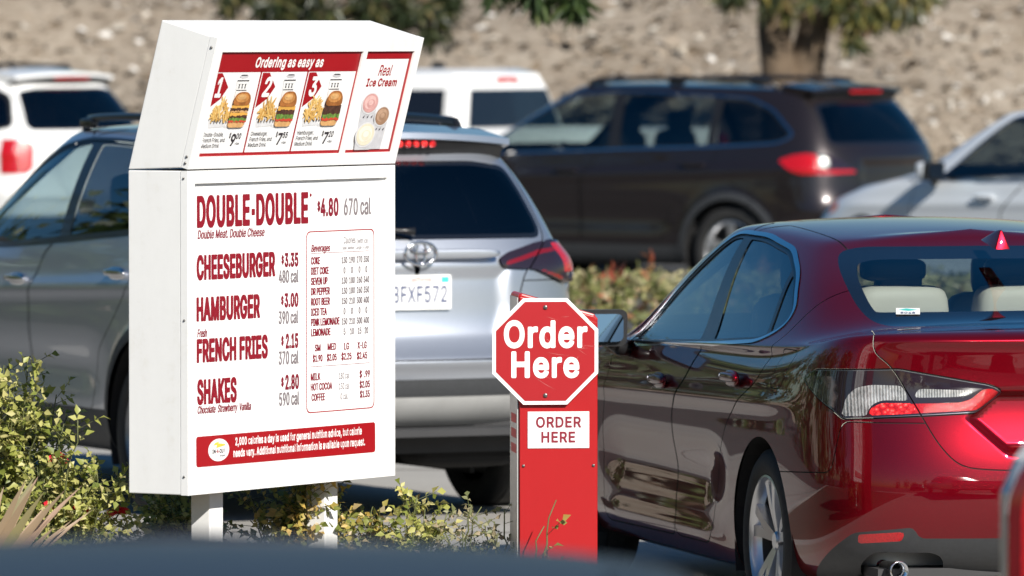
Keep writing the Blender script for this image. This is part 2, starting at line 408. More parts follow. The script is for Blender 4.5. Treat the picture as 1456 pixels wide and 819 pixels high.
class Print:
    """flat printed matter on a frame (origin, u, v, n); layers sit a hair apart"""
    def __init__(s, fr): s.fr = [np.array(q, float) for q in fr]; s.mb = {}
    def put(s, key, P, F, off):
        o, u, v, n = s.fr; P = np.asarray(P, float)
        s.mb.setdefault(key, MB()).add(o + P[:, :1] * u + P[:, 1:2] * v + off * n, F)
    def poly(s, key, P, off): s.put(key, P, [tuple(range(len(P)))], off)
    def rect(s, key, a, b, w, h, off, r=0):
        P = [(a, b), (a + w, b), (a + w, b + h), (a, b + h)]
        s.poly(key, chaikin(P, r, 4) if r else P, off)
    def ell(s, key, a, b, rx, ry, off, n=32, a0=0, a1=360):
        s.poly(key, [(a + rx * math.cos(rad(q)), b + ry * math.sin(rad(q))) for q in np.linspace(a0, a1, n, endpoint=(a1 - a0 < 360))], off)
    def text(s, key, t, a, b, w, h, off, bold=0., shear=0., spacing=1., fat=0.):
        V, F = text2d(t, bold, shear, spacing)
        if not len(V): return
        sx = w / V[:, 0].max()
        for k, q in enumerate((-fat, 0, fat) if fat else (0,)): s.put(key, np.stack([a + q + V[:, 0] * sx, b + V[:, 1] * h], 1), F, off + k * .00012)
    def build(s, key, name, mat, parent): return s.mb[key].build(name, mat, parent)
GLYPHS = {
 'r': {'A': (973, '19 -15 32 -20 167 -20 182 -13 277 255 287 259 662 258 764 -15 775 -20 910 -20 929 -7 929 8 562 1005 550 1019 392 1020 377 1007 14 8 14 -7;332 412 467 819 606 413'),
  'B': (927, '105 -15 118 -20 486 -20 598 -10 666 9 718 35 769 75 803 120 827 173 840 233 840 300 829 360 806 413 771 461 731 495 676 525 741 570 783 630 801 698 799 780 784 840 758 893 718 939 666 977 591 1007 516 1019 118 1020 103 1013 98 998 98 0;268 132 268 433 493 434 546 428 583 415 613 397 638 375 659 345 677 293 674 233 651 188 613 157 576 142 523 134;268 581 268 867 523 864 583 842 621 803 638 758 637 698 613 645 576 610 538 592 493 582'),
  'C': (1033, '454 -28 544 -33 627 -23 702 0 777 39 837 89 889 154 926 227 949 309 948 324 934 335 792 332 752 242 702 183 664 158 627 141 582 129 537 124 447 134 372 167 312 219 263 294 237 369 225 452 225 549 238 632 260 699 295 759 334 804 387 842 439 864 492 874 552 875 612 864 672 838 724 796 761 744 784 677 792 668 927 665 942 669 948 677 938 737 913 804 882 857 837 911 784 956 724 991 657 1016 589 1029 499 1033 402 1018 327 991 244 939 176 872 119 782 86 699 65 594 60 467 73 354 99 264 143 174 207 94 282 34 372 -9'),
  'D': (1017, '105 -15 118 -20 463 -19 523 -14 598 1 673 30 741 70 798 120 844 180 891 274 918 383 927 503 918 623 891 728 848 818 795 885 723 945 628 991 581 1005 508 1017 118 1020 103 1013 98 998 98 0;268 132 265 863 276 868 478 866 538 856 591 838 649 803 693 758 728 698 751 630 763 548 763 458 751 375 726 300 701 255 661 210 613 175 568 155 516 140 463 134'),
  'E': (853, '105 -15 118 -20 733 -20 748 -17 756 -8 758 113 750 128 741 132 268 132 265 143 268 430 696 430 712 435 719 450 719 563 711 578 703 581 268 582 265 863 276 868 741 870 749 878 752 893 752 1005 741 1018 118 1020 103 1013 98 998 98 0'),
  'F': (836, '105 -15 118 -20 246 -20 263 -7 268 415 681 415 694 420 701 435 701 548 688 565 268 567 265 863 276 868 733 869 743 878 746 893 745 1005 733 1018 118 1020 103 1013 98 998 98 0'),
  'G': (1053, '455 -28 552 -33 642 -21 724 7 792 46 852 99 902 167 939 249 955 324 960 504 949 520 552 522 544 519 536 504 536 392 544 375 794 369 786 317 768 264 740 219 709 187 657 152 604 133 529 124 462 131 402 151 349 184 306 227 271 279 243 347 227 429 224 527 233 609 254 684 289 752 333 804 379 838 432 862 484 874 544 875 604 865 664 840 717 797 754 746 792 668 934 665 950 677 942 732 914 804 876 864 830 917 777 959 717 993 649 1017 582 1030 492 1033 394 1017 304 981 237 935 169 864 118 782 86 699 65 594 60 467 73 354 98 264 143 174 207 93 282 33 372 -9'),
  'H': (1046, '105 -15 118 -20 246 -20 263 -7 268 436 749 435 753 -7 771 -20 898 -20 913 -13 918 0 918 998 913 1013 898 1020 771 1020 756 1013 752 1005 751 593 741 588 268 589 264 1005 261 1013 246 1020 118 1020 103 1013 98 998 98 0'),
  'I': (621, '48 -15 61 -20 526 -20 541 -16 548 -7 550 113 542 128 526 132 384 132 379 143 379 863 384 868 541 872 550 893 550 998 541 1016 526 1020 61 1020 46 1013 42 1005 41 885 46 875 61 868 204 868 212 863 212 135 61 132 49 128 41 113 41 0'),
  'J': (809, '300 -28 365 -33 418 -30 470 -19 515 -2 560 24 605 63 637 107 659 152 674 204 681 287 681 999 675 1014 665 1020 530 1020 515 1007 514 272 504 212 478 165 448 140 403 122 350 118 298 130 254 159 225 204 214 249 212 339 205 354 193 360 65 360 46 347 46 257 53 204 67 152 99 92 138 47 190 9 238 -13'),
  'K': (947, '105 -15 118 -20 246 -20 263 -7 265 315 388 448 718 -15 733 -20 883 -20 898 -11 902 0 896 15 505 563 898 989 901 1005 891 1018 718 1020 703 1016 366 652 268 538 264 548 264 1005 261 1013 246 1020 118 1020 103 1013 98 998 98 0'),
  'L': (802, '105 -15 118 -20 711 -20 723 -15 730 0 730 113 718 130 265 135 265 998 261 1013 246 1020 118 1020 103 1013 99 1005 98 0'),
  'M': (1265, '105 -15 118 -20 238 -20 253 -15 258 -7 261 719 314 570 544 -7 561 -20 673 -20 690 -7 966 705 972 683 973 -7 988 -20 1116 -20 1131 -14 1136 0 1136 998 1131 1014 1116 1020 936 1020 921 1012 673 373 621 216 567 368 314 1013 298 1020 118 1020 103 1013 98 998 98 0'),
  'N': (1059, '105 -15 118 -20 246 -20 264 -7 266 578 261 743 268 749 379 563 747 -15 763 -20 913 -20 928 -9 931 998 921 1017 786 1020 771 1015 765 1005 763 249 703 353 283 1013 261 1020 118 1020 103 1013 98 998 98 0'),
  'O': (1078, '454 -28 552 -33 649 -18 724 10 807 62 874 130 930 219 967 317 984 407 988 534 975 647 949 737 904 827 839 909 762 969 679 1008 582 1030 499 1033 402 1018 327 991 244 939 177 871 119 782 87 699 65 594 60 467 73 354 99 264 144 174 207 95 282 34 372 -9;477 128 417 144 357 178 312 219 274 273 248 332 230 407 223 497 227 572 240 639 264 707 295 759 334 804 387 842 439 864 492 874 559 874 619 861 679 832 730 789 769 737 801 669 819 594 825 519 822 429 810 362 786 294 750 234 709 191 664 159 604 135 544 125'),
  'P': (904, '105 -15 118 -20 246 -20 263 -7 268 345 508 347 606 365 658 387 708 420 747 458 778 502 805 563 820 630 823 705 814 773 791 840 760 893 718 937 666 974 591 1004 508 1018 118 1020 103 1013 98 998 98 0;268 497 268 868 508 865 568 847 613 815 633 788 646 758 655 720 657 675 643 600 628 570 606 544 561 514 501 499'),
  'Q': (1078, '775 -109 792 -114 919 -114 934 -109 939 -101 935 -79 822 71 875 131 919 198 951 266 974 349 987 439 987 559 975 649 951 731 917 806 859 887 802 941 724 990 649 1018 552 1033 447 1027 372 1009 282 965 207 905 146 829 97 731 68 619 59 499 68 379 98 266 132 195 177 128 241 64 304 21 394 -16 499 -33 604 -27 694 -3;462 131 402 151 349 184 304 229 266 289 243 349 228 424 223 499 229 589 244 656 269 716 302 769 345 814 390 844 447 866 507 875 574 872 634 855 694 821 739 779 777 724 805 656 820 589 826 499 819 409 806 349 787 296 756 244 724 205 627 329 612 333 484 333 469 328 463 319 464 304 590 131 522 124'),
  'R': (913, '105 -15 118 -20 246 -20 263 -7 268 369 473 368 681 -15 696 -20 838 -20 853 -16 859 -7 856 15 647 398 725 450 777 510 810 585 824 668 818 765 792 848 747 915 681 969 606 1001 508 1018 118 1020 103 1013 98 998 98 0;268 522 268 868 516 864 576 846 623 810 641 780 652 750 658 675 642 608 628 584 606 561 561 536 501 523'),
  'S': (908, '361 -32 443 -37 525 -32 593 -17 663 13 720 51 769 103 802 163 819 223 822 298 808 365 780 418 734 470 680 508 615 539 398 603 330 629 276 665 252 703 246 733 250 770 263 800 285 829 345 865 428 881 518 872 585 841 624 800 645 735 655 725 788 723 803 730 808 740 807 763 794 823 770 875 735 921 690 961 645 989 585 1014 525 1028 443 1033 368 1028 296 1010 233 982 177 943 135 897 105 845 87 785 83 710 94 650 128 586 173 539 225 503 285 475 510 408 578 382 626 350 653 313 659 283 656 245 645 214 623 182 593 157 555 137 510 124 465 117 375 123 330 136 293 155 247 200 233 230 224 275 210 288 75 288 60 282 55 268 58 238 76 170 102 118 137 73 180 35 240 1 300 -20'),
  'T': (912, '366 -15 377 -20 505 -20 518 -15 525 0 525 863 535 868 827 870 836 878 839 893 839 1005 827 1018 62 1020 47 1013 43 1005 43 885 55 869 347 868 359 863 359 0'),
  'U': (1047, '434 -31 508 -36 576 -32 643 -19 703 2 756 31 808 73 849 119 884 179 906 239 918 321 919 996 915 1011 906 1019 771 1020 756 1012 752 1004 752 344 747 299 733 253 696 194 649 156 583 129 508 121 433 130 368 156 321 195 283 254 269 299 264 344 264 1004 261 1012 246 1020 118 1020 102 1011 98 996 98 336 103 276 117 216 140 164 163 126 200 81 238 48 328 -4'),
  'V': (973, '388 -15 400 -20 550 -20 565 -7 928 990 929 1005 917 1019 775 1020 760 1012 545 398 475 177 402 398 182 1011 167 1020 32 1020 17 1013 15 990'),
  'W': (1379, '292 -15 302 -20 452 -20 472 -7 670 733 677 737 877 -7 895 -20 1045 -20 1055 -15 1334 990 1335 1005 1330 1014 1315 1020 1187 1020 1172 1014 1167 1005 970 229 760 1015 745 1020 602 1020 587 1013 583 1005 385 242 377 233 181 1005 175 1015 160 1020 32 1020 17 1013 14 990 284 0'),
  'X': (962, '23 -15 36 -20 178 -20 193 -15 388 264 463 381 471 380 545 263 737 -15 756 -20 898 -20 909 -15 916 0 910 15 566 518 894 990 897 1005 891 1015 876 1020 733 1020 719 1013 532 743 471 643 463 645 394 758 216 1017 58 1020 42 1013 38 998 43 986 368 510 21 13 16 0'),
  'Y': (958, '387 -15 400 -20 527 -20 545 -7 548 405 912 990 914 1005 902 1018 752 1020 734 1013 531 683 467 568 460 574 403 675 195 1013 182 1020 32 1020 17 1013 13 1005 17 986 379 405 380 0'),
  'Z': (892, '69 -15 87 -20 784 -20 799 -14 805 0 805 113 792 131 282 131 270 135 798 900 800 998 792 1016 777 1020 79 1020 64 1013 59 998 59 885 72 869 582 869 589 863 67 105 62 90 62 0'),
  'a': (795, '254 -32 330 -36 405 -25 465 0 517 42 523 36 526 -9 540 -20 660 -20 679 -9 682 493 674 576 653 636 615 690 570 727 502 758 435 772 367 775 292 766 225 746 172 718 120 675 85 628 61 576 64 561 75 553 202 519 210 523 244 576 282 606 337 626 397 630 442 623 472 610 501 583 515 553 522 501 518 486 510 478 472 468 277 441 187 417 142 397 108 373 79 343 57 306 42 253 40 193 49 141 70 88 104 43 142 11 195 -16;315 110 255 125 215 156 204 178 201 208 205 238 219 261 248 283 300 301 517 339 521 336 518 238 504 201 480 165 450 140 412 121 367 111'),
  'b': (864, '392 -31 486 -34 576 -12 613 6 655 36 715 104 760 194 783 299 785 419 767 524 733 606 681 679 621 729 546 763 456 776 366 765 298 732 246 681 240 1011 223 1020 96 1019 87 1011 83 996 85 -9 103 -20 231 -17 240 -1 240 51 246 61 276 27 313 -1 351 -20;381 119 343 135 313 158 284 194 265 231 252 276 243 329 242 389 248 449 274 531 293 561 321 591 351 611 388 624 433 628 471 625 508 614 546 590 576 557 598 516 613 471 623 419 625 359 619 299 606 247 590 209 568 176 538 146 508 127 471 115 426 112'),
  'c': (808, '343 -31 412 -36 472 -31 540 -13 592 12 645 51 682 92 712 141 733 201 720 220 592 249 580 239 552 179 517 144 465 119 397 112 345 120 303 141 264 179 238 224 220 276 211 329 209 381 216 441 229 494 247 534 272 569 307 601 345 619 382 627 435 627 480 616 510 601 539 576 561 546 581 501 592 495 712 524 730 539 724 569 704 614 679 651 645 689 607 719 567 741 472 771 390 775 322 767 255 744 200 711 143 659 102 599 69 524 54 456 47 366 55 276 77 194 110 126 157 65 210 21 270 -11'),
  'd': (864, '325 -31 412 -35 480 -22 543 14 592 64 595 -1 607 -18 735 -20 749 -9 751 996 747 1011 737 1019 607 1020 592 1006 588 689 585 687 562 711 525 740 465 766 390 776 307 767 240 743 171 696 119 636 80 561 54 464 47 366 57 261 82 174 125 96 180 36 247 -7;352 118 315 133 285 156 258 186 237 224 220 276 211 329 215 441 227 494 243 531 262 562 291 591 322 612 352 623 390 628 435 626 477 614 510 594 540 564 564 524 582 471 591 419 593 359 587 299 575 246 559 209 534 171 510 147 480 128 442 116 397 112'),
  'e': (824, '349 -31 420 -36 480 -32 540 -18 600 8 645 37 689 81 718 126 737 179 727 196 600 227 585 219 553 164 517 134 465 115 397 111 345 121 300 143 262 176 236 216 215 276 211 306 217 313 727 313 742 318 749 329 748 426 736 509 714 576 682 636 637 688 577 732 517 758 450 773 382 775 300 762 232 733 180 696 130 644 90 576 63 501 51 434 48 344 57 261 76 194 112 121 157 65 217 17 277 -13;217 454 215 471 232 521 252 554 277 582 307 605 337 619 405 629 472 617 524 584 562 531 584 456'),
  'f': (529, '145 -15 155 -20 275 -20 290 -16 297 -7 299 615 305 623 455 624 464 630 468 645 464 758 448 766 305 766 299 773 300 848 314 885 343 906 395 911 448 901 462 908 497 1020 493 1037 470 1048 410 1060 343 1060 283 1048 230 1023 184 983 152 930 140 878 138 773 133 766 13 766 -2 759 -7 750 -7 645 -2 630 13 623 133 623 138 615 138 0'),
  'g': (866, '331 -311 390 -316 465 -313 532 -301 592 -280 637 -255 675 -224 708 -183 731 -138 748 -78 752 -18 752 747 742 763 607 764 595 747 592 680 539 732 502 753 465 767 367 775 287 762 220 732 157 682 108 619 76 552 59 492 49 424 48 349 55 282 69 222 90 169 120 120 157 77 210 36 262 11 322 -5 382 -11 442 -6 487 5 540 34 585 76 592 72 591 -33 578 -86 547 -128 495 -157 457 -167 405 -171 322 -159 270 -131 211 -63 202 -60 187 -64 84 -123 79 -138 97 -172 127 -210 165 -245 240 -287;367 139 330 149 292 169 262 198 242 229 223 274 213 319 209 379 213 432 221 477 238 522 260 559 285 586 315 608 345 620 382 627 427 627 465 619 502 601 533 574 559 537 578 492 590 439 594 379 590 319 579 267 563 229 544 199 517 172 487 153 450 141'),
  'h': (836, '90 -15 103 -20 223 -20 242 -7 244 450 251 510 271 555 306 593 351 617 403 627 456 622 501 603 534 570 556 518 562 465 563 -7 569 -15 583 -20 703 -20 715 -15 722 0 722 495 710 578 689 638 654 690 613 728 561 755 493 773 418 774 351 760 291 730 246 690 243 998 238 1013 223 1020 103 1020 88 1013 84 1005 83 0'),
  'i': (358, '90 -15 104 -20 224 -20 236 -15 243 0 243 743 239 758 224 766 104 766 89 759 84 750 83 0;133 855 171 851 209 860 239 880 262 915 268 953 260 990 238 1020 201 1043 156 1049 119 1039 89 1018 67 983 61 945 71 908 96 875'),
  'j': (358, '-32 -296 -19 -301 56 -297 101 -287 138 -271 168 -250 198 -218 219 -183 235 -138 243 -71 243 747 228 765 101 765 92 762 83 747 82 -78 72 -116 54 -138 26 -149 -27 -152 -37 -161 -39 -281;146 852 183 852 221 866 251 895 265 927 267 964 253 1002 228 1028 191 1046 146 1048 108 1034 78 1006 63 972 62 934 76 897 108 866'),
  'k': (778, '90 -15 103 -20 223 -20 242 -7 243 263 298 318 568 -18 733 -20 744 -15 752 0 745 15 425 420 425 428 718 728 728 743 726 754 711 765 561 766 546 760 246 454 243 998 238 1013 223 1020 103 1020 88 1013 84 1005 83 0'),
  'l': (402, '219 -20 276 -25 343 -18 366 -11 374 10 351 116 336 127 291 122 261 127 251 138 245 160 242 1008 223 1020 103 1020 88 1013 83 1000 85 130 98 78 126 32 163 0'),
  'm': (1229, '90 -15 103 -20 223 -20 242 -7 243 465 249 518 267 563 298 598 343 622 388 630 433 624 471 607 500 578 516 540 520 -7 538 -20 658 -20 672 -15 679 0 679 488 683 525 702 570 733 603 771 622 823 630 871 623 913 601 936 578 951 540 956 -7 973 -20 1093 -20 1108 -15 1115 0 1114 533 1098 615 1063 682 1028 720 988 748 936 769 883 778 808 775 741 755 681 719 628 662 589 713 556 743 516 764 478 775 411 778 351 766 291 735 246 694 240 705 240 750 231 762 96 764 87 758 83 743 83 0'),
  'n': (835, '90 -15 103 -20 223 -20 242 -7 244 450 251 510 271 555 306 593 351 617 411 627 463 620 505 600 538 563 556 518 562 465 563 -7 569 -15 583 -20 703 -20 718 -11 722 0 722 473 716 548 701 608 680 653 651 693 613 727 573 750 523 767 463 775 411 774 366 765 321 748 277 720 246 690 240 698 239 750 224 765 103 766 87 758 83 743 83 0'),
  'o': (846, '343 -31 412 -36 487 -28 551 -9 615 27 667 74 712 136 742 201 762 276 769 366 762 456 742 539 712 604 667 666 615 713 547 750 472 771 390 775 322 767 255 744 200 711 143 659 102 599 69 524 54 456 47 366 55 276 77 194 110 126 157 65 210 21 270 -11;405 111 360 116 322 130 292 150 262 182 238 224 222 269 213 314 209 374 213 426 225 479 242 524 265 561 295 591 330 613 367 625 412 628 457 623 495 609 525 589 555 557 577 519 594 471 604 419 607 366 604 314 593 261 576 216 552 179 523 149 487 126 450 115'),
  'p': (864, '90 -296 103 -301 223 -301 242 -288 246 61 295 12 358 -23 426 -35 508 -32 580 -11 644 27 697 79 744 154 772 237 785 319 786 417 772 507 746 582 706 649 657 702 591 745 546 763 493 773 441 776 388 771 343 758 309 739 276 715 246 682 240 694 240 747 231 762 103 766 85 754 83 -281;388 117 351 130 321 151 291 184 269 222 252 274 244 327 242 387 247 447 273 529 291 559 321 591 351 611 388 624 433 628 471 625 508 614 546 590 574 559 596 522 614 469 623 417 620 304 593 214 569 177 540 147 508 127 471 115 433 112'),
  'q': (864, '598 -296 615 -301 735 -300 744 -296 751 -281 750 752 735 765 607 764 595 747 592 677 536 732 498 754 465 766 382 776 292 763 225 735 165 690 118 634 82 567 58 484 48 394 51 297 68 214 98 139 150 64 217 9 292 -24 382 -36 465 -26 532 6 585 55 591 42 591 -281;360 116 322 129 292 149 262 181 238 222 222 267 212 319 213 432 224 484 240 524 260 559 288 589 315 608 352 623 390 628 435 626 472 616 510 594 540 564 562 528 579 484 589 432 593 372 588 304 579 259 562 214 539 177 510 147 480 128 442 116 405 112'),
  'r': (539, '90 -15 103 -20 223 -20 242 -7 243 465 251 518 265 548 283 572 336 607 388 619 478 614 493 620 499 638 498 758 486 773 403 776 351 767 291 740 246 701 239 713 239 750 223 765 103 766 87 758 83 743 83 0'),
  's': (747, '288 -31 355 -36 422 -32 475 -21 535 2 587 36 625 74 652 119 667 164 671 224 661 276 640 321 602 364 565 390 512 414 287 475 256 494 236 524 235 561 257 597 302 623 355 633 415 629 452 614 484 584 512 531 520 526 649 554 657 569 646 606 623 651 595 689 535 737 452 768 385 775 317 773 257 761 205 740 159 711 120 674 91 629 77 584 72 524 82 471 107 419 143 381 182 354 235 331 452 273 484 254 504 224 507 201 503 179 475 143 430 120 370 110 310 114 257 134 226 164 203 216 190 229 70 206 55 198 51 179 70 119 91 81 122 45 160 15 197 -5'),
  't': (477, '273 -23 328 -28 388 -24 425 -16 438 -1 411 119 395 125 335 118 298 124 277 142 268 187 268 622 403 623 415 629 421 644 420 749 403 766 275 766 268 771 267 929 260 942 245 946 125 946 108 929 108 772 103 766 13 766 -2 759 -7 742 -6 637 13 623 105 622 108 179 117 112 136 67 170 25 222 -8'),
  'u': (836, '299 -25 373 -30 445 -18 516 16 561 57 566 50 566 -3 576 -17 703 -20 719 -10 722 740 720 755 711 764 583 766 564 755 562 297 554 237 535 192 501 153 456 129 396 119 343 125 306 142 271 177 251 222 244 282 241 755 223 766 103 766 86 755 84 260 97 162 124 95 171 36 231 -4'),
  'v': (795, '307 -15 319 -20 447 -20 463 -7 748 735 750 750 739 763 597 765 583 758 387 203 379 203 182 758 162 766 34 766 18 758 17 735'),
  'w': (1145, '258 -15 269 -20 389 -20 409 -7 554 510 562 505 706 -7 712 -16 727 -20 847 -20 857 -15 1088 735 1087 758 1064 766 944 766 928 758 779 230 637 759 622 766 494 766 479 758 337 234 329 243 187 758 172 766 44 766 29 759 27 735'),
  'x': (774, '28 -15 41 -20 191 -17 323 180 371 263 551 -15 566 -20 701 -20 717 -15 723 0 717 15 466 375 708 735 711 750 701 763 543 763 429 593 378 504 371 506 206 763 56 766 41 758 37 750 40 735 280 383 26 13 21 0'),
  'y': (795, '120 -300 207 -304 282 -285 342 -245 392 -180 420 -120 747 735 750 750 739 763 597 765 584 757 387 205 379 202 182 757 162 766 34 766 18 757 17 735 297 0 263 -98 229 -143 192 -156 124 -149 104 -158 74 -278 87 -291'),
  'z': (778, '69 -15 82 -20 667 -20 682 -11 686 0 686 113 674 129 292 131 286 135 669 638 674 653 674 743 667 760 652 766 97 766 78 758 74 743 74 638 78 623 89 615 449 615 457 614 458 608 67 103 62 90 62 0'),
  '0': (921, '383 -28 469 -33 551 -18 614 9 674 54 724 114 764 189 791 272 810 377 817 497 810 624 788 737 754 831 706 909 646 969 574 1010 491 1031 401 1031 334 1016 266 984 212 939 159 872 125 804 95 707 80 617 74 497 81 377 101 264 134 174 183 92 243 32 311 -8;409 121 364 138 327 167 298 204 272 257 252 324 240 399 235 474 237 572 247 654 262 714 282 767 308 812 335 842 371 867 416 881 461 883 506 873 547 849 583 812 613 759 635 692 649 617 655 527 654 429 644 347 629 287 606 227 577 182 544 149 506 128 461 118'),
  '1': (921, '137 -15 150 -20 765 -20 780 -16 787 -7 788 105 780 123 765 127 563 128 562 998 558 1013 548 1019 383 1019 151 848 149 705 154 690 165 684 180 687 390 841 395 840 397 135 390 127 143 126 135 120 130 105 130 0'),
  '2': (921, '113 -15 126 -20 763 -20 778 -15 784 -7 785 113 771 131 351 131 343 135 559 360 651 465 718 557 756 640 767 698 768 750 761 803 743 855 717 900 686 938 643 974 598 1000 531 1024 463 1033 388 1030 328 1017 268 991 216 955 171 908 139 855 120 803 111 750 110 705 126 692 261 695 269 705 280 780 311 833 358 867 426 883 501 875 532 863 561 844 584 818 600 788 609 720 604 683 591 646 538 566 109 105 106 0'),
  '3': (921, '358 -28 423 -33 491 -30 558 -16 618 8 671 40 716 81 751 129 776 182 791 249 789 332 771 399 738 459 691 512 633 551 573 576 484 594 749 894 752 999 746 1014 738 1019 138 1020 123 1015 118 1007 117 887 131 870 513 869 524 864 293 602 288 587 289 482 303 467 423 466 491 456 540 437 580 407 611 362 626 302 622 242 598 189 558 152 513 131 453 119 386 121 326 138 280 167 251 204 234 264 221 278 86 279 71 272 67 264 72 212 88 159 112 114 146 73 191 35 236 9 296 -15'),
  '4': (921, '541 -15 558 -20 685 -16 694 0 694 180 700 187 813 187 828 195 831 203 832 315 828 332 813 339 700 339 694 345 694 623 689 638 670 644 558 644 543 641 535 632 534 345 528 339 258 339 248 345 628 990 626 1013 610 1020 483 1020 470 1013 58 315 58 203 70 189 528 187 534 180 534 0'),
  '5': (921, '369 -28 455 -33 530 -22 605 6 674 54 732 122 766 189 785 264 788 347 772 437 739 512 687 580 620 632 545 663 455 676 372 666 290 635 314 864 320 869 725 869 738 879 740 894 740 999 734 1014 725 1019 192 1020 177 1017 170 1007 113 504 117 483 132 476 252 463 307 497 365 517 425 524 477 519 530 498 569 467 604 414 621 362 621 279 612 242 594 204 571 174 545 152 515 134 477 122 432 118 395 122 357 133 327 149 281 197 267 227 259 264 245 276 117 276 99 264 103 212 118 159 146 107 177 69 220 32 267 3 312 -15'),
  '6': (921, '382 -28 447 -33 522 -26 582 -7 635 20 686 62 724 107 755 162 774 219 784 309 775 399 751 467 707 534 650 585 582 618 515 634 462 637 410 633 408 639 650 990 652 1007 635 1020 500 1020 482 1014 207 609 150 504 117 414 105 332 109 257 125 189 157 122 200 66 252 22 312 -9;402 120 365 133 336 152 292 204 276 242 268 279 271 362 283 399 300 429 347 474 410 499 485 498 522 485 552 467 598 414 614 377 622 339 618 257 605 219 588 189 567 164 537 140 477 118'),
  '7': (921, '178 -15 190 -20 325 -20 343 -7 784 870 788 998 783 1013 775 1019 122 1020 107 1013 102 998 102 885 115 870 595 869 604 863 175 13 171 0'),
  '8': (921, '372 -28 447 -33 530 -27 597 -10 665 22 718 62 763 114 790 167 806 234 802 324 789 369 772 407 720 474 649 527 682 549 711 579 740 621 757 662 766 699 770 752 766 797 754 842 717 909 657 968 582 1009 500 1030 425 1033 357 1024 297 1006 245 978 200 942 160 894 134 842 120 782 122 699 144 632 185 570 240 527 161 467 131 429 106 384 89 332 82 279 84 234 94 182 132 107 162 71 199 39 275 -3;395 120 357 129 320 146 290 168 267 197 251 234 247 272 251 309 264 347 285 377 312 402 342 420 380 434 425 442 470 441 515 433 552 417 604 377 634 324 642 264 626 204 590 160 537 131 470 117;402 593 365 605 335 623 296 669 286 699 281 737 285 774 295 804 331 849 387 877 462 883 530 867 574 834 600 789 607 729 595 677 567 635 522 604 462 590'),
  '9': (921, '243 -15 260 -20 395 -20 410 -12 682 390 736 488 767 570 782 645 783 720 773 780 749 848 712 908 665 957 605 997 552 1018 485 1031 410 1032 350 1022 286 998 230 962 182 915 146 863 121 803 105 713 112 615 139 533 183 465 245 412 320 378 410 363 486 368 242 15 236 0;410 502 372 513 342 530 314 555 292 585 269 653 270 735 296 803 319 833 346 855 380 873 410 882 485 881 522 868 552 849 597 797 621 728 620 645 594 578 570 548 545 527 485 502'),
  '$': (908, '384 -161 398 -166 480 -166 494 -161 501 -146 503 -35 570 -23 630 -3 690 28 735 64 768 101 795 146 812 191 822 251 820 311 809 364 787 409 750 455 706 491 653 522 503 575 503 876 555 859 601 829 629 791 644 739 653 726 788 723 803 730 808 746 799 806 783 851 756 896 715 941 675 971 615 1003 563 1020 502 1031 500 1151 495 1160 480 1166 398 1166 383 1160 377 1144 377 1031 263 997 215 971 167 934 134 896 107 851 90 802 83 754 85 694 95 649 116 604 144 566 188 527 240 495 375 445 377 131 375 123 330 136 270 173 244 206 231 236 225 274 210 288 75 288 60 282 57 251 71 184 90 139 113 102 143 67 180 35 263 -8 375 -35 377 -146;503 122 503 410 578 382 623 353 650 319 659 274 649 221 617 176 570 144;375 611 315 637 270 671 252 701 246 739 254 784 278 821 323 855 375 874'),
  '.': (399, '154 -24 195 -28 239 -16 270 8 291 44 297 89 288 126 262 161 225 184 180 190 142 181 108 156 84 119 78 74 87 36 115 -1'),
  ',': (399, '61 -250 74 -255 164 -255 179 -250 184 -242 288 133 287 148 276 158 134 160 115 148 55 -227'),
  '-': (921, '211 354 224 349 667 350 675 354 682 369 680 489 674 497 659 501 217 499 204 482 204 369'),
  '+': (921, '375 52 391 47 503 47 520 60 521 307 526 318 766 318 781 322 788 337 788 450 773 464 525 465 521 472 521 712 517 727 503 735 383 734 369 720 368 464 121 464 106 457 102 450 101 337 113 319 368 315 369 67'),
  '(': (567, '334 -204 348 -209 468 -208 477 -204 484 -189 404 -1 358 134 329 261 317 389 324 524 346 659 403 861 483 1056 480 1071 468 1079 340 1079 331 1071 310 1036 258 921 217 801 183 666 161 524 155 426 157 344 166 254 183 164 208 74 243 -24 284 -114'),
  ')': (567, '60 -204 73 -209 193 -208 208 -197 268 -84 316 36 354 164 375 284 381 381 378 494 367 591 344 711 312 831 274 936 219 1049 206 1071 193 1079 73 1080 58 1073 54 1064 126 884 175 726 207 569 220 411 211 284 186 156 134 -1 55 -181 55 -196')},
 'b': {'A': (1028, '10 -52 32 -57 167 -57 190 -52 205 -43 219 -22 302 214 310 222 632 222 640 214 724 -22 742 -45 775 -57 917 -57 945 -45 962 -23 967 0 963 23 596 1020 587 1036 570 1050 542 1057 392 1057 369 1050 346 1028 -23 15 -20 -22 -5 -43;385 450 467 695 554 450'),
  'B': (982, '96 -52 118 -57 508 -57 621 -43 687 -22 748 10 801 55 838 107 863 165 875 218 878 285 872 338 855 398 831 443 796 488 753 525 801 586 828 645 839 720 833 803 812 870 778 928 733 975 673 1015 598 1043 493 1057 111 1057 88 1048 68 1028 61 998 61 0 70 -30;306 169 302 180 302 390 306 396 493 397 538 391 591 368 613 347 629 323 641 285 638 240 621 210 591 187 553 175 508 170;306 618 302 623 302 825 306 830 516 828 561 813 592 780 603 743 599 698 578 660 549 638 516 624 486 619'),
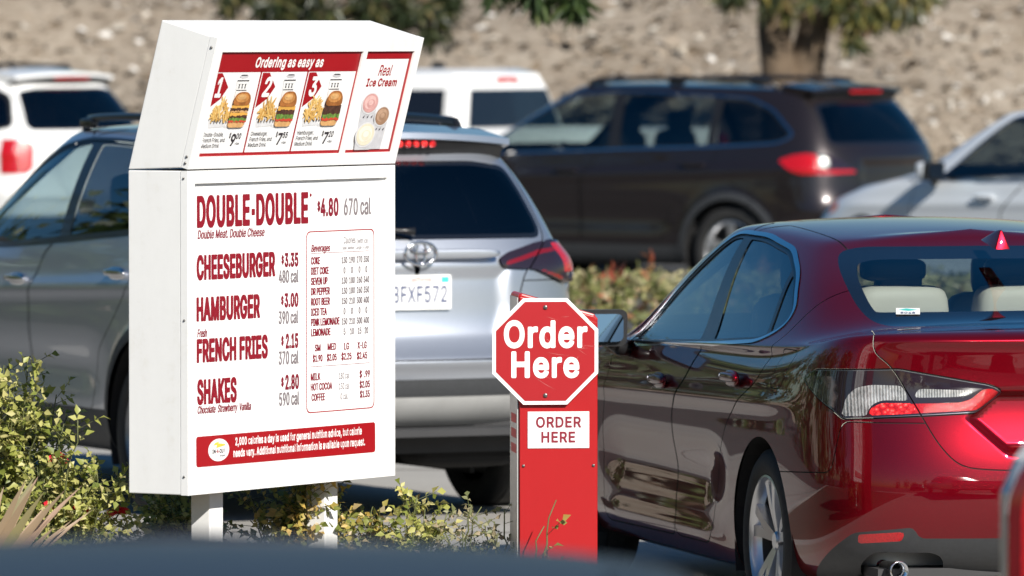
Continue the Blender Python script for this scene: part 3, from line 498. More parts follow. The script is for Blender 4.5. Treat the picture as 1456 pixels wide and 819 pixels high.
  'C': (1088, '455 -66 544 -70 642 -58 732 -28 807 15 874 74 927 144 964 223 986 309 977 347 949 369 784 369 755 347 723 264 678 212 612 175 529 161 454 170 395 197 348 234 304 296 280 354 264 429 261 519 269 602 289 672 319 729 357 774 402 808 454 830 514 839 574 835 634 816 672 794 702 765 730 722 755 654 769 638 792 629 942 629 964 639 982 662 985 699 957 797 919 868 869 932 814 980 747 1021 672 1050 589 1067 492 1069 387 1052 289 1013 214 962 147 894 85 797 46 692 27 594 23 467 37 347 65 249 114 152 179 69 264 2 358 -43'),
  'D': (1073, '96 -52 118 -57 463 -56 553 -47 613 -33 696 -1 763 40 823 93 876 160 926 263 955 375 964 503 954 630 925 743 877 840 810 923 741 978 676 1013 621 1033 501 1055 118 1057 88 1048 68 1028 61 998 61 0 70 -30;306 169 302 180 302 825 313 831 471 829 523 822 568 808 618 780 658 743 687 698 711 638 725 563 727 480 718 398 699 330 676 285 647 248 611 218 568 194 523 180 471 171'),
  'E': (908, '96 -52 118 -57 741 -57 763 -51 786 -30 795 0 794 120 780 150 759 165 741 169 302 173 306 393 718 396 741 411 754 435 756 555 753 578 741 600 726 612 703 619 306 619 302 623 302 825 313 831 733 831 756 836 779 855 789 885 788 1013 778 1034 763 1048 733 1057 118 1057 88 1048 68 1028 61 998 61 0 70 -30'),
  'F': (892, '96 -52 118 -57 253 -56 280 -45 297 -22 302 0 302 368 306 378 681 378 711 387 729 405 738 435 737 555 726 582 703 599 681 604 302 608 302 825 313 831 726 831 748 836 772 855 782 885 781 1013 771 1035 756 1048 726 1057 118 1057 88 1048 68 1028 61 998 61 0 70 -30'),
  'G': (1108, '457 -66 559 -70 657 -56 747 -24 814 16 882 76 936 152 973 234 992 317 996 512 987 535 964 554 942 560 552 560 522 548 501 519 499 392 503 369 520 347 544 335 751 332 734 279 697 227 657 194 604 171 544 161 484 164 432 179 379 208 342 242 305 294 280 354 264 429 261 519 269 602 289 673 319 729 357 775 402 808 454 830 507 839 574 834 627 818 662 797 694 767 725 722 754 654 769 639 792 629 942 629 972 644 987 669 989 692 983 722 955 804 916 872 867 932 814 978 747 1019 672 1049 589 1066 492 1070 387 1053 289 1015 214 964 145 894 84 797 45 692 27 594 23 467 37 347 64 250 113 152 178 69 263 2 357 -43'),
  'H': (1102, '96 -52 118 -57 253 -56 280 -45 297 -22 302 0 302 390 306 399 711 399 714 0 723 -30 741 -48 771 -57 906 -56 928 -48 943 -35 955 0 955 998 951 1020 936 1043 906 1056 771 1057 741 1048 721 1028 714 998 714 630 703 625 306 625 302 630 302 998 295 1028 276 1048 246 1057 111 1057 88 1048 73 1035 61 998 61 0 70 -30'),
  'I': (676, '39 -52 61 -57 534 -57 564 -46 582 -22 587 0 587 113 582 135 572 150 541 168 421 169 416 180 416 825 421 831 541 832 564 842 579 859 586 885 586 1005 579 1029 556 1050 526 1057 61 1057 31 1048 9 1022 4 1005 4 885 16 853 31 839 54 831 166 831 175 825 175 173 54 169 31 161 13 143 4 113 5 -7 16 -35'),
  'K': (1003, '96 -52 118 -57 253 -56 276 -48 293 -30 302 0 302 300 381 389 697 -45 726 -57 883 -57 906 -52 928 -33 939 0 930 30 551 563 928 968 937 990 937 1013 928 1032 913 1047 883 1057 718 1057 681 1046 306 640 302 653 302 998 295 1028 276 1048 246 1057 111 1057 88 1048 73 1035 61 998 61 0 70 -30'),
  'L': (858, '96 -52 118 -57 711 -57 733 -52 748 -42 767 -7 767 120 756 146 733 164 711 169 302 173 302 1005 295 1028 283 1042 253 1056 103 1055 73 1035 61 1005 61 0 70 -30'),
  'M': (1320, '96 -52 118 -57 246 -57 275 -45 292 -22 297 0 298 510 510 -22 531 -47 561 -57 673 -57 696 -52 718 -33 928 498 934 480 934 0 939 -22 958 -46 988 -57 1123 -57 1146 -49 1159 -37 1168 -22 1173 0 1173 998 1169 1020 1154 1043 1123 1057 936 1057 913 1052 891 1035 621 336 343 1035 321 1052 298 1057 111 1057 80 1043 65 1020 61 998 61 0 70 -30'),
  'N': (1114, '96 -52 118 -57 253 -57 283 -43 301 -15 306 611 718 -38 733 -50 756 -57 906 -57 933 -52 954 -37 963 -22 968 0 968 998 961 1028 943 1047 913 1057 778 1057 748 1044 731 1020 726 386 306 1043 276 1056 118 1057 96 1052 73 1035 61 998 61 0 70 -30'),
  'O': (1134, '455 -66 552 -70 657 -54 739 -24 829 32 903 107 960 197 997 287 1021 407 1025 534 1011 654 983 752 934 849 867 933 784 999 687 1045 582 1068 469 1068 387 1052 289 1013 205 954 142 887 85 797 46 692 27 594 23 467 37 347 65 249 114 152 180 69 264 2 358 -43;477 165 424 181 379 207 341 242 304 296 280 354 266 414 260 497 265 572 278 639 298 692 330 744 364 781 409 812 454 830 507 838 559 837 619 821 665 797 707 759 744 707 769 647 783 587 789 504 785 429 771 362 752 309 720 257 685 219 642 189 589 169 537 161'),
  'P': (959, '96 -52 118 -57 253 -56 276 -48 293 -30 302 0 305 308 516 310 576 319 628 334 685 360 741 399 782 443 816 494 844 563 858 638 859 720 846 795 823 858 786 919 741 967 681 1008 598 1041 486 1057 111 1057 88 1048 68 1028 61 998 61 0 70 -30;306 534 302 540 302 825 306 831 508 828 553 814 588 788 613 738 620 675 609 615 580 570 546 548 501 536'),
  'R': (968, '96 -52 118 -57 253 -56 276 -48 293 -30 302 0 302 323 306 332 451 330 643 -26 666 -49 688 -57 846 -57 868 -50 889 -30 897 -7 893 23 697 383 748 421 784 458 811 495 834 540 850 593 860 653 861 713 854 773 832 848 800 908 756 959 696 1003 643 1028 598 1042 486 1057 111 1057 88 1048 68 1028 61 998 61 0 70 -30;306 559 302 563 302 825 306 831 471 831 516 827 565 810 598 781 617 735 621 675 608 623 583 590 546 570 501 561'),
  'S': (963, '363 -70 458 -74 540 -67 623 -46 690 -15 750 28 798 80 836 148 855 215 859 298 845 373 810 440 758 498 698 540 630 572 353 659 315 681 288 710 283 733 286 763 297 785 315 806 368 834 443 844 510 836 569 808 594 778 615 712 645 689 795 686 818 694 834 710 845 748 833 823 808 883 766 943 716 988 660 1023 593 1050 533 1064 443 1070 360 1064 285 1045 210 1012 150 968 100 913 68 853 49 785 46 710 60 635 90 575 144 515 203 474 270 441 495 374 558 350 600 324 619 298 622 268 615 238 602 215 579 193 518 164 435 154 360 165 304 193 273 230 254 298 225 322 68 325 45 317 30 303 18 268 32 185 59 118 101 58 149 13 210 -26 285 -55'),
  'U': (1102, '435 -69 508 -73 583 -69 658 -53 726 -28 793 12 846 58 889 111 922 171 946 246 955 321 956 996 949 1026 921 1053 898 1057 763 1056 741 1048 721 1026 715 996 715 351 709 299 684 239 643 197 591 170 523 159 448 164 388 188 339 231 309 291 301 351 301 996 295 1026 276 1048 253 1056 118 1057 88 1048 66 1022 61 996 61 336 67 269 81 209 106 149 133 104 171 58 216 18 261 -12 321 -40 381 -59'),
  'X': (1018, '13 -52 36 -57 186 -57 216 -44 463 310 471 308 702 -30 718 -47 748 -57 898 -57 921 -51 939 -37 952 -7 944 30 611 518 928 974 933 1013 913 1044 876 1057 733 1057 703 1048 684 1028 471 716 463 718 238 1046 208 1057 58 1057 36 1053 13 1035 1 1005 11 968 323 510 -13 30 -21 8 -19 -15 -7 -37'),
  'a': (851, '254 -69 315 -74 382 -68 435 -55 487 -29 495 -29 510 -46 532 -56 667 -57 697 -45 716 -17 719 501 707 598 679 666 632 726 570 769 502 796 427 810 352 812 270 799 202 777 142 743 96 703 56 651 27 591 27 553 52 523 195 481 232 493 277 557 307 577 337 588 390 593 435 586 465 569 479 546 484 516 480 507 247 473 187 457 135 435 96 411 63 381 35 343 17 306 4 246 4 178 19 111 45 58 82 12 135 -28 193 -54;307 148 270 158 245 178 238 216 242 231 255 244 277 256 322 269 482 291 484 261 477 231 461 201 439 178 412 161 382 151'),
  'd': (920, '324 -69 397 -73 457 -66 502 -53 562 -22 581 -46 607 -56 735 -57 764 -46 783 -24 788 -1 788 1004 777 1034 750 1054 607 1057 585 1051 565 1034 554 1004 552 771 547 769 480 801 412 812 322 808 255 790 187 755 127 705 80 644 46 576 18 471 10 366 21 254 49 156 97 71 157 7 240 -44;360 154 330 167 306 186 283 216 265 254 247 344 252 441 277 516 315 563 337 578 367 588 435 588 465 579 495 559 518 531 537 494 555 404 550 299 525 224 487 177 465 162 435 152 397 149'),
  'e': (879, '350 -69 420 -73 495 -67 562 -50 622 -22 675 14 720 60 752 111 774 171 766 209 742 230 607 264 585 262 562 249 530 194 507 171 480 157 442 149 382 150 337 164 300 190 270 231 255 269 262 276 735 276 765 288 783 314 786 404 776 501 754 576 716 651 667 711 607 758 532 792 450 810 360 811 292 798 217 767 158 726 101 666 60 599 33 531 14 441 11 344 21 254 42 179 82 99 133 36 200 -16 277 -52;262 492 281 531 320 569 360 587 405 592 450 586 487 567 517 535 536 494'),
  'g': (921, '332 -348 405 -353 487 -347 555 -333 615 -310 667 -279 712 -238 747 -191 771 -138 785 -78 789 -18 789 747 780 777 750 800 607 802 582 792 562 765 487 799 420 811 345 811 262 792 187 755 127 704 79 642 39 559 21 492 12 424 11 349 17 282 32 214 49 169 77 117 118 64 158 27 210 -6 262 -29 322 -43 390 -48 457 -41 502 -29 555 -3 552 -48 536 -86 502 -114 457 -129 390 -134 330 -123 285 -95 232 -33 202 -23 172 -30 67 -89 52 -104 43 -131 48 -161 81 -213 127 -262 165 -290 217 -318 270 -336;367 176 337 185 307 205 285 229 268 259 248 342 251 439 275 514 315 563 337 578 367 588 435 589 465 580 495 560 517 535 536 499 555 417 552 312 529 244 492 199 440 177'),
  'h': (892, '81 -52 103 -57 231 -57 258 -45 276 -23 280 0 284 488 298 528 326 563 358 581 403 590 448 586 483 570 508 541 521 503 525 0 533 -30 553 -49 576 -57 711 -56 741 -42 759 -7 758 510 747 585 722 653 690 705 651 745 606 775 546 800 478 811 411 811 351 799 283 769 279 1013 261 1043 231 1057 88 1055 58 1035 47 1005 46 0 55 -30'),
  'i': (413, '81 -52 104 -57 239 -55 266 -37 280 -7 280 750 274 773 262 788 231 802 89 801 65 788 48 758 46 0 55 -30;130 818 186 815 231 829 273 863 299 908 305 960 290 1013 254 1056 209 1080 156 1086 102 1073 59 1040 30 990 25 938 41 885 81 840'),
  'm': (1284, '81 -52 103 -57 231 -57 258 -45 276 -22 280 0 283 503 297 540 321 568 351 585 388 593 418 590 448 578 471 555 480 533 482 0 487 -22 501 -42 531 -56 666 -57 694 -45 711 -24 716 0 718 510 731 548 751 570 786 588 823 593 861 587 891 572 906 555 916 525 917 0 922 -22 940 -45 966 -56 1101 -57 1130 -45 1147 -22 1152 0 1151 525 1145 578 1132 630 1112 675 1086 713 1048 751 1003 782 943 805 883 815 816 814 748 798 688 770 628 723 596 758 561 783 523 801 471 813 418 816 372 810 321 794 276 770 248 795 223 803 96 802 66 789 53 773 47 750 46 0 55 -30'),
  'n': (891, '81 -52 103 -57 231 -57 258 -45 276 -23 280 0 284 488 298 528 326 563 358 581 403 590 448 586 483 570 508 541 521 503 525 0 533 -30 553 -49 583 -57 711 -56 733 -48 750 -30 759 0 759 473 753 555 735 623 710 675 673 723 623 765 546 800 463 812 366 803 319 788 276 765 253 791 223 803 96 802 73 794 58 780 46 743 46 0 55 -30'),
  'r': (595, '81 -52 103 -57 231 -57 258 -45 276 -23 280 0 280 465 285 503 311 548 351 573 403 583 486 577 508 585 525 600 535 630 535 758 525 788 501 807 441 813 373 810 321 796 276 774 231 801 96 802 73 794 53 773 46 743 46 0 55 -30'),
  's': (803, '289 -69 362 -73 437 -67 505 -51 565 -24 617 12 660 59 689 111 704 164 708 224 698 284 674 336 630 389 587 420 535 445 323 501 287 517 273 531 272 554 287 574 317 589 362 597 400 594 431 584 460 554 483 509 497 496 520 488 655 516 685 539 694 569 685 606 662 659 624 711 593 741 550 771 505 791 452 805 385 812 302 808 235 792 175 766 122 729 85 689 57 644 39 584 36 516 47 458 77 398 115 356 160 325 212 300 422 244 452 231 467 216 467 191 445 167 407 152 355 146 310 152 272 168 251 194 228 246 197 265 175 266 55 240 36 231 22 216 13 179 27 126 52 74 86 29 129 -9 175 -36 227 -56'),
  'y': (851, '119 -338 214 -340 297 -319 334 -298 369 -270 426 -195 454 -135 784 727 784 765 759 795 732 803 597 803 574 796 554 780 387 324 379 322 219 765 207 785 192 796 169 803 34 803 4 794 -16 772 -23 750 -20 727 258 0 233 -75 207 -113 184 -120 109 -113 81 -128 67 -150 37 -263 38 -285 49 -308 64 -322'),
  '0': (976, '384 -66 476 -69 566 -52 634 -22 704 32 754 93 801 182 833 287 849 399 853 534 842 662 816 774 776 868 723 947 656 1007 581 1047 491 1068 401 1068 326 1053 245 1014 184 964 130 894 91 819 59 714 41 602 37 467 48 339 74 227 111 137 154 69 221 1 304 -45;409 159 379 172 349 197 323 234 301 287 276 407 274 564 292 684 311 742 333 782 357 812 386 833 416 843 454 846 491 839 529 816 559 781 585 729 603 669 614 594 616 429 595 302 575 249 551 209 521 178 491 162 454 155'),
  '1': (976, '128 -52 150 -57 773 -57 803 -45 821 -22 825 0 825 113 818 135 806 150 773 164 600 165 599 1005 587 1035 563 1053 390 1057 368 1053 135 885 117 863 112 840 112 698 125 668 150 650 173 646 195 653 360 773 360 165 150 164 128 160 112 150 100 135 94 113 94 -7 105 -35'),
  '2': (976, '103 -52 126 -57 771 -57 800 -45 817 -22 822 0 821 120 813 143 793 161 763 168 441 168 431 173 602 353 705 473 767 570 799 660 806 720 804 773 793 825 773 878 741 930 703 973 658 1009 613 1034 538 1060 463 1070 381 1066 313 1051 253 1025 191 983 142 930 105 870 80 795 72 713 81 681 111 657 253 655 283 665 302 690 312 758 329 795 366 829 411 844 478 843 531 820 563 780 572 728 560 668 508 588 75 120 69 98 69 -7 81 -35'),
  '3': (976, '359 -66 431 -70 513 -64 573 -50 633 -26 693 11 741 54 783 111 810 167 827 242 828 317 815 384 787 452 750 504 701 551 648 585 564 617 560 624 783 880 789 902 789 1007 776 1037 753 1053 731 1057 131 1057 101 1044 84 1022 80 999 81 879 90 857 108 839 138 832 431 832 442 827 255 609 251 482 263 452 296 431 438 428 506 412 558 377 585 324 588 257 578 227 566 207 521 173 483 161 446 156 371 162 341 172 311 189 281 227 265 287 251 303 228 314 78 316 56 308 36 287 30 249 46 167 73 107 113 54 161 11 221 -25 288 -51'),
  '4': (976, '532 -52 550 -57 678 -57 708 -46 722 -30 730 -7 731 143 735 150 813 150 835 155 858 173 869 203 869 323 858 353 828 374 738 376 731 383 731 630 718 660 693 678 550 681 528 675 505 654 497 630 497 383 490 376 325 376 313 383 662 975 668 1005 661 1028 640 1049 618 1057 475 1056 458 1050 440 1035 31 345 21 315 22 195 40 165 63 152 492 150 497 143 497 -7 511 -37'),
  '5': (976, '370 -66 440 -70 515 -63 575 -47 635 -20 687 17 740 70 783 137 807 196 825 302 824 354 816 414 801 467 777 519 718 602 642 662 597 684 545 702 447 713 395 709 335 695 332 699 350 831 725 832 755 843 767 857 776 879 777 1007 764 1037 740 1053 185 1057 153 1044 133 1014 76 504 84 467 97 452 117 442 252 426 275 431 320 462 365 479 417 487 462 484 500 472 539 444 567 407 583 362 585 287 564 227 522 181 492 165 462 157 395 159 342 184 306 227 289 287 260 310 110 313 83 302 65 279 62 234 76 167 103 107 140 55 189 9 245 -27 305 -51'),
  '6': (976, '382 -66 462 -70 530 -62 597 -41 657 -9 710 33 753 84 791 152 810 212 821 302 814 392 792 467 755 533 699 594 635 636 560 663 480 677 685 977 690 1007 682 1029 665 1047 642 1056 492 1057 470 1051 452 1037 164 609 110 505 79 414 68 332 73 249 91 174 128 99 175 39 237 -12 305 -46;402 158 372 171 350 188 318 234 303 294 309 362 335 414 372 446 425 463 485 460 515 447 537 431 572 384 586 324 580 257 553 204 515 170 462 153'),
  '7': (976, '169 -52 190 -57 332 -56 355 -48 373 -30 821 863 825 1005 818 1028 797 1049 767 1057 122 1057 92 1048 72 1028 65 1005 66 878 77 854 100 836 122 832 535 832 543 825 138 23 134 0 138 -22 152 -42'),
  '8': (976, '373 -66 470 -70 552 -60 627 -38 695 -3 755 45 797 99 827 159 843 227 842 309 820 392 777 467 715 527 771 602 801 684 807 729 806 782 785 864 740 941 672 1003 590 1046 500 1067 425 1070 350 1061 275 1037 215 1002 162 956 122 902 95 842 83 782 84 707 100 639 126 587 174 527 132 490 102 452 76 407 59 362 48 309 45 264 49 212 63 159 80 121 108 77 177 9 267 -40;395 158 335 180 312 198 296 219 286 249 284 279 290 312 305 342 350 382 380 396 417 404 492 400 552 374 586 339 602 302 603 249 587 212 560 184 515 162 455 154;402 631 355 654 327 692 318 744 323 774 333 797 365 827 417 845 477 844 526 827 556 797 569 759 568 714 553 677 530 652 492 633 447 626'),
  '9': (976, '234 -52 252 -57 395 -57 417 -52 437 -37 711 368 769 473 804 563 820 645 820 720 809 788 783 863 741 930 687 986 626 1028 560 1054 485 1069 402 1068 327 1054 267 1030 206 990 153 938 110 873 84 810 69 728 72 630 92 548 131 473 183 413 245 369 312 341 410 323 204 23 199 0 204 -22 215 -39;410 539 357 565 322 608 305 668 308 735 330 788 372 828 417 845 477 844 530 820 568 773 585 713 582 645 559 593 522 557 470 537'),
  '$': (963, '375 -199 398 -203 488 -203 518 -190 529 -176 537 -154 540 -68 600 -53 660 -31 713 -1 765 42 803 87 832 139 852 199 859 251 857 319 845 371 825 416 788 469 748 506 691 544 630 572 540 602 538 611 540 824 585 791 600 764 613 716 638 692 660 686 795 686 827 701 844 731 841 784 823 851 779 926 713 990 630 1037 540 1064 534 1166 518 1190 488 1203 390 1203 359 1189 347 1174 340 1151 339 1061 278 1043 225 1020 180 992 135 954 99 911 73 866 55 814 46 754 48 686 58 641 77 596 113 545 150 510 203 474 270 441 339 416 340 176 315 184 283 214 268 244 255 296 233 318 210 325 75 325 53 321 38 311 20 281 22 229 37 169 78 86 143 17 227 -34 338 -68 342 -161 354 -184;540 172 540 358 578 340 605 319 619 296 622 274 618 244 601 214 577 191;330 671 293 702 284 724 284 746 300 790 338 821 340 671'),
  '.': (455, '151 -61 210 -64 262 -46 304 -9 330 44 332 104 314 156 277 197 225 223 165 226 112 207 72 171 45 119 42 59 61 6 97 -35'),
  ',': (455, '52 -287 74 -292 171 -292 201 -280 216 -261 326 133 317 170 291 192 269 197 126 196 99 185 81 164 17 -235 25 -265'),
  '-': (976, '202 317 224 312 682 315 705 332 719 362 717 497 697 526 667 537 205 534 176 512 167 482 169 354 181 332')},
}
# ---------------------------------------------------------------- vehicles
MT = {}
def mt():
    MT.update(
        trim=M('black_trim', (.012, .012, .013), .35, 0, .3, .1), rubber=M('tyre_rubber', (.018, .018, .018), .75, 0, 0, .25, 30, .2),
        gap=M('shut_line', (.004, .004, .004), .8), chrome=M('chrome_trim', (.75, .76, .78), .12, 1, 0, .03), under=M('underbody', (.008, .008, .009), .85),
        clad=M('grey_plastic', (.035, .037, .04), .55, 0, 0, .12, 60, .15), alloy=M('alloy', (.62, .63, .65), .28, .85, .4, .05), dalloy=M('dark_alloy', (.20, .21, .225), .32, .85, .3, .08),
        barrel=M('rim_barrel', (.05, .05, .052), .5, .6), frit=M('glass_border', (.008, .009, .012), .06, 0, 1, .02),
        g_light=glass('window_glass', (.58, .66, .65), f0=.09), g_clear=glass('rear_glass', (.70, .76, .76), f0=.09), g_mid=glass('tinted_glass', (.30, .34, .35), f0=.12), g_dark=glass('privacy_glass', (.06, .066, .08), f0=.09),
        lampdark=M('smoked_lamp', (.02, .012, .018), .05, 0, 1, .05), lampred=M('red_lamp', (.42, .006, .010), .08, 0, 1, .3, 160, .25, bscale=300),
        lamplit=lens('lit_brake_lamp', [(.0, (1, .16, .12)), (.35, (.75, .02, .02)), (.7, (.30, .004, .006))], 75, emit=.75), lampclear=lens('clear_lamp', [(.22, (.08, .08, .08)), (.45, (.30, .30, .295)), (.60, (.42, .42, .41)), (.80, (.66, .66, .65))], 34, True), lampside=lens('smoked_side_lens', [(.25, (.015, .01, .012)), (.5, (.05, .04, .045)), (.75, (.20, .15, .14))], 9, True), striped=M('lamp_stripe', (.16, .006, .010), .1, 0, 1, .1),
        lampdarkred=M('dark_red_lamp', (.10, .002, .004), .1, 0, 1, .1),
        amber=M('amber_lamp', (.75, .22, .03), .15, 0, 1), seat_l=M('beige_leather', (.56, .52, .44), .55, 0, 0, .06), seat_d=M('black_leather', (.02, .02, .022), .5),
        silver_pl=M('silver_plastic', (.50, .50, .49), .4, .35), mirror=M('mirror_glass', (.34, .50, .58), .01, 1, 0, .01), inside=M('cabin_plastic', (.03, .03, .032), .7),
        platew=M('plate_white', (.78, .78, .76), .35, 0, .3), platei=M('plate_ink', (.03, .05, .14), .5), plater=M('plate_red', (.6, .05, .04), .5), plateg=M('plate_sticker', (.05, .45, .42), .5))

def wheel(root, x, y, z, R, W, rr, side, style='twin', rim='alloy'):
    w = empty('wheel', root); h = W / 2
    tp = [(-h * .82, rr), (-h * .98, rr + .015), (-h, (rr + R) / 2), (-h * .93, R - .03), (-h * .78, R - .008), (-h * .4, R), (-h * .38, R - .006), (-h * .3, R - .006), (-h * .28, R),
          (h * .28, R), (h * .3, R - .006), (h * .38, R - .006), (h * .4, R), (h * .78, R - .008), (h * .93, R - .03), (h, (rr + R) / 2), (h * .98, rr + .015), (h * .82, rr)]
    MB().lathe(tp, (x, y, z), 64).build('tyre', MT['rubber'], w, True, sharp=50)
    m = MB(); s = side
    f = h * .80
    m.lathe([(s * (f + .012), rr + .004), (s * (f + .014), rr - .004), (s * (f + .004), rr - .014), (s * (f - .03), rr - .022)], (x, y, z), 64)
    m.lathe([(s * (f - .03), rr - .02), (-s * h * .5, rr - .035), (-s * h * .5, .04)], (x, y, z), 48, mi=1)
    m.lathe([(s * (f - .10), .15), (s * (f - .10), .0)], (x, y, z), 32, mi=1)
    m.lathe([(s * (f - .09), .035), (s * (f - .022), .034), (s * (f - .016), .028), (s * (f - .016), .0)], (x, y, z), 28)
    k = {'twin': 10, 'five': 5, 'multi': 10}[style]
    for i in range(k):
        a = 2 * math.pi * (i // 2) / (k // 2) + (.2 if i % 2 else -.2) + .3 if style == 'twin' else 2 * math.pi * i / k + .3
        ai = a if style != 'twin' else 2 * math.pi * (i // 2) / (k // 2) + (.09 if i % 2 else -.09) + .3
        wi, wo = {'twin': (.013, .020), 'five': (.026, .036), 'multi': (.011, .017)}[style]
        r0, r1 = .03, rr - .010
        P = []
        for dx0, ww in ((-.0, 1.), (-.035, 1.25)):
            for rc, aa, hw, dz in ((r0, ai, wi, -.026), ((r0 + r1) / 2, (a + ai) / 2, (wi + wo) / 2, -.008), (r1, a, wo, .0)):
                c = np.array([s * (f + dz + dx0), y * 0 + rc * math.cos(aa), rc * math.sin(aa)]); tn = np.array([0, -math.sin(aa), math.cos(aa)])
                P += [c - tn * hw * ww, c + tn * hw * ww]
        m.add(np.array(P) + np.array((x, y, z)), [(0, 1, 3, 2), (2, 3, 5, 4), (0, 2, 8, 6), (2, 4, 10, 8), (1, 7, 9, 3), (3, 9, 11, 5)])
    m.build('rim', [MT[rim], MT['barrel']], w, True, sharp=35)
    return w

def merge_skin(cage, ku, kv, ops, deform=None, sided=()):
    V, F = cage_grid(cage, ku, kv, deform=deform); out = {}
    for side in (-1, 1):                      # -1 is the driver's (left) side
        sk = Skin(V, F); ops(sk, side)
        for tg, (v, f) in sk.t.items():
            if tg == 'void': continue
            v = v.copy()
            if side < 0: v[:, 0] *= -1; v[:, 3] *= -1; f = f[:, ::-1]
            key = (tg, side) if tg in sided else (tg, 0)
            if key in out:
                v0, f0 = out[key]; out[key] = (np.concatenate([v0, v]), np.concatenate([f0, f + len(v0)]))
            else: out[key] = (v, f)
    return out
def skin_obj(out, keys, name, mats, parent, sc=(1, 1, 1), thick=None, label=None):
    Vs, Fs, mi, n = [], [], [], 0
    for k, (key, m) in enumerate(zip(keys, mats)):
        if key not in out: continue
        v, f = out[key]; Vs.append(v); Fs.append(f + n); mi += [k] * len(f); n += len(v)
    if not Vs: return None
    V = np.concatenate(Vs); N = V[:, 3:6] / np.array(sc); N /= np.linalg.norm(N, axis=1)[:, None] + 1e-12
    return mk(name, V[:, :3] * np.array(sc), np.concatenate(Fs), list(mats), parent, True, N, label, mi)

def cabin(root, c, rear=None, w=.66, y0=-1.5, y1=1.0, floor=.28, belt=.92, fy=.05, ry=-.85, seat='seat_l', head='seat_d', hz=1.26, tub=True, dash=1.0):
    """tub, dashboard, wheel and seats"""
    if tub:
        m = MB(); m.box((0, (y0 + y1) / 2, floor), (2 * w + .12, y1 - y0 + 1.6, .03)); m.box((0, y1 + .75, .55), (2 * w, .03, .55)); m.box((0, y0 - .55, .6), (2 * w, .03, .6))
        for q in (-1, 1): m.box((q * (w + .085), (y0 + y1) / 2, (floor + belt) / 2), (.02, y1 - y0 + .6, belt - floor))
        m.build('cabin_tub', MT['inside'], root)
    d = MB(); d.sup((0, y1 + .05, belt - .05), (2 * w, .5, .22), .4, .3); d.build('dashboard', MT['inside'], root, True)
    sw = MB(); a = np.linspace(0, 2 * np.pi, 25)
    sw.tube([(-.37 + .18 * math.cos(q), y1 - .32 - .07 * math.sin(q), belt - .02 + .17 * math.sin(q)) for q in a], .014, 6)
    sw.box((-.37, y1 - .32, belt - .02), (.32, .03, .04)); sw.build('steering_wheel', MT['inside'], root, True)
    for q in (-.37, .37):
        s = MB(); s.sup((q, fy + .25, .52), (.52, .55, .2), .4, .3); s.sup((q, fy - .06, (.55 + hz - .14) / 2 + .02), (.50, .17, hz - .14 - .50), .35, .45)
        so = s.build('seat', MT[seat], root, True)
        h = MB(); h.sup((q, fy - .10, hz - .03), (.29, .11, .19), .5, .5); h.tube([(q - .06, fy - .09, hz - .2), (q - .06, fy - .09, hz - .1)], .007, 6); h.tube([(q + .06, fy - .09, hz - .2), (q + .06, fy - .09, hz - .1)], .007, 6)
        h.build('headrest', MT[head], so, True)
    b = MB(); b.sup((0, ry + .25, .50), (2 * w - .1, .5, .2), .4, .3); b.sup((0, ry - .10, .78), (2 * w - .1, .2, .62), .3, .3); bo = b.build('rear_bench', MT[seat], root, True)
    if rear:
        for q in rear:
            t = MB(); t.sup((q, ry - .10, 1.02), (.36, .17, .42), .3, .4); to = t.build('rear_seat_back', MT[seat], root, True)
            h = MB(); h.sup((q - .02, ry - .10, 1.285), (.24, .11, .085), .5, .5); h.sup((q, ry - .10, 1.235), (.17, .09, .09), .5, .4); h.build('headrest', MT[head], to, True)
    else:
      for q in (-.38, .38):
        h = MB(); h.sup((q, ry - .14, 1.12), (.27, .10, .11), .5, .5); h.build('headrest', MT[head], bo, True)

def mirror(root, side, pos, mat, sc=1.):
    m = MB(); x, y, z = pos
    m.sup((x, y + .012, z), (.215 * sc, .12, .15 * sc), .45, .55, 24, 14)
    o = m.build('side_mirror', mat, root, True)
    k = MB(); k.tube([(x - side * .05, y + .02, z - .055), (x - side * .10, y + .05, z - .085), (x - side * .155, y + .09, z - .085)], [.022, .026, .034], 10); k.build('mirror_stalk', MT['trim'], o, True)
    g = MB(); P = chaikin([(-.088, -.056), (.088, -.056), (.092, .058), (-.08, .058)], .03, 5) * sc
    g.add([(x + a, y - .072 + b * .13, z + b) for a, b in P], [tuple(range(len(P)))]); g.build('mirror_glass', MT['mirror'], o)
    r = MB(); r.prism(chaikin([(-.108, -.076), (.108, -.076), (.112, .076), (-.098, .076)], .035, 5) * sc, .022, .058, ((x, y, z), (1, 0, 0), (0, 0, 1), (0, -1, 0)))
    r.build('mirror_rim', MT['trim'], o)
def handle(parent, side, x, y, z, mat, L=.20):
    m = MB(); m.sup((side * (x + .018), y, z), (.022, L * 1.12, .034), .7, .55, 16, 10); m.sup((side * (x + .004), y, z - .004), (.02, L * .9, .06), .8, .6)
    m.build('door_handle', mat, parent, True)

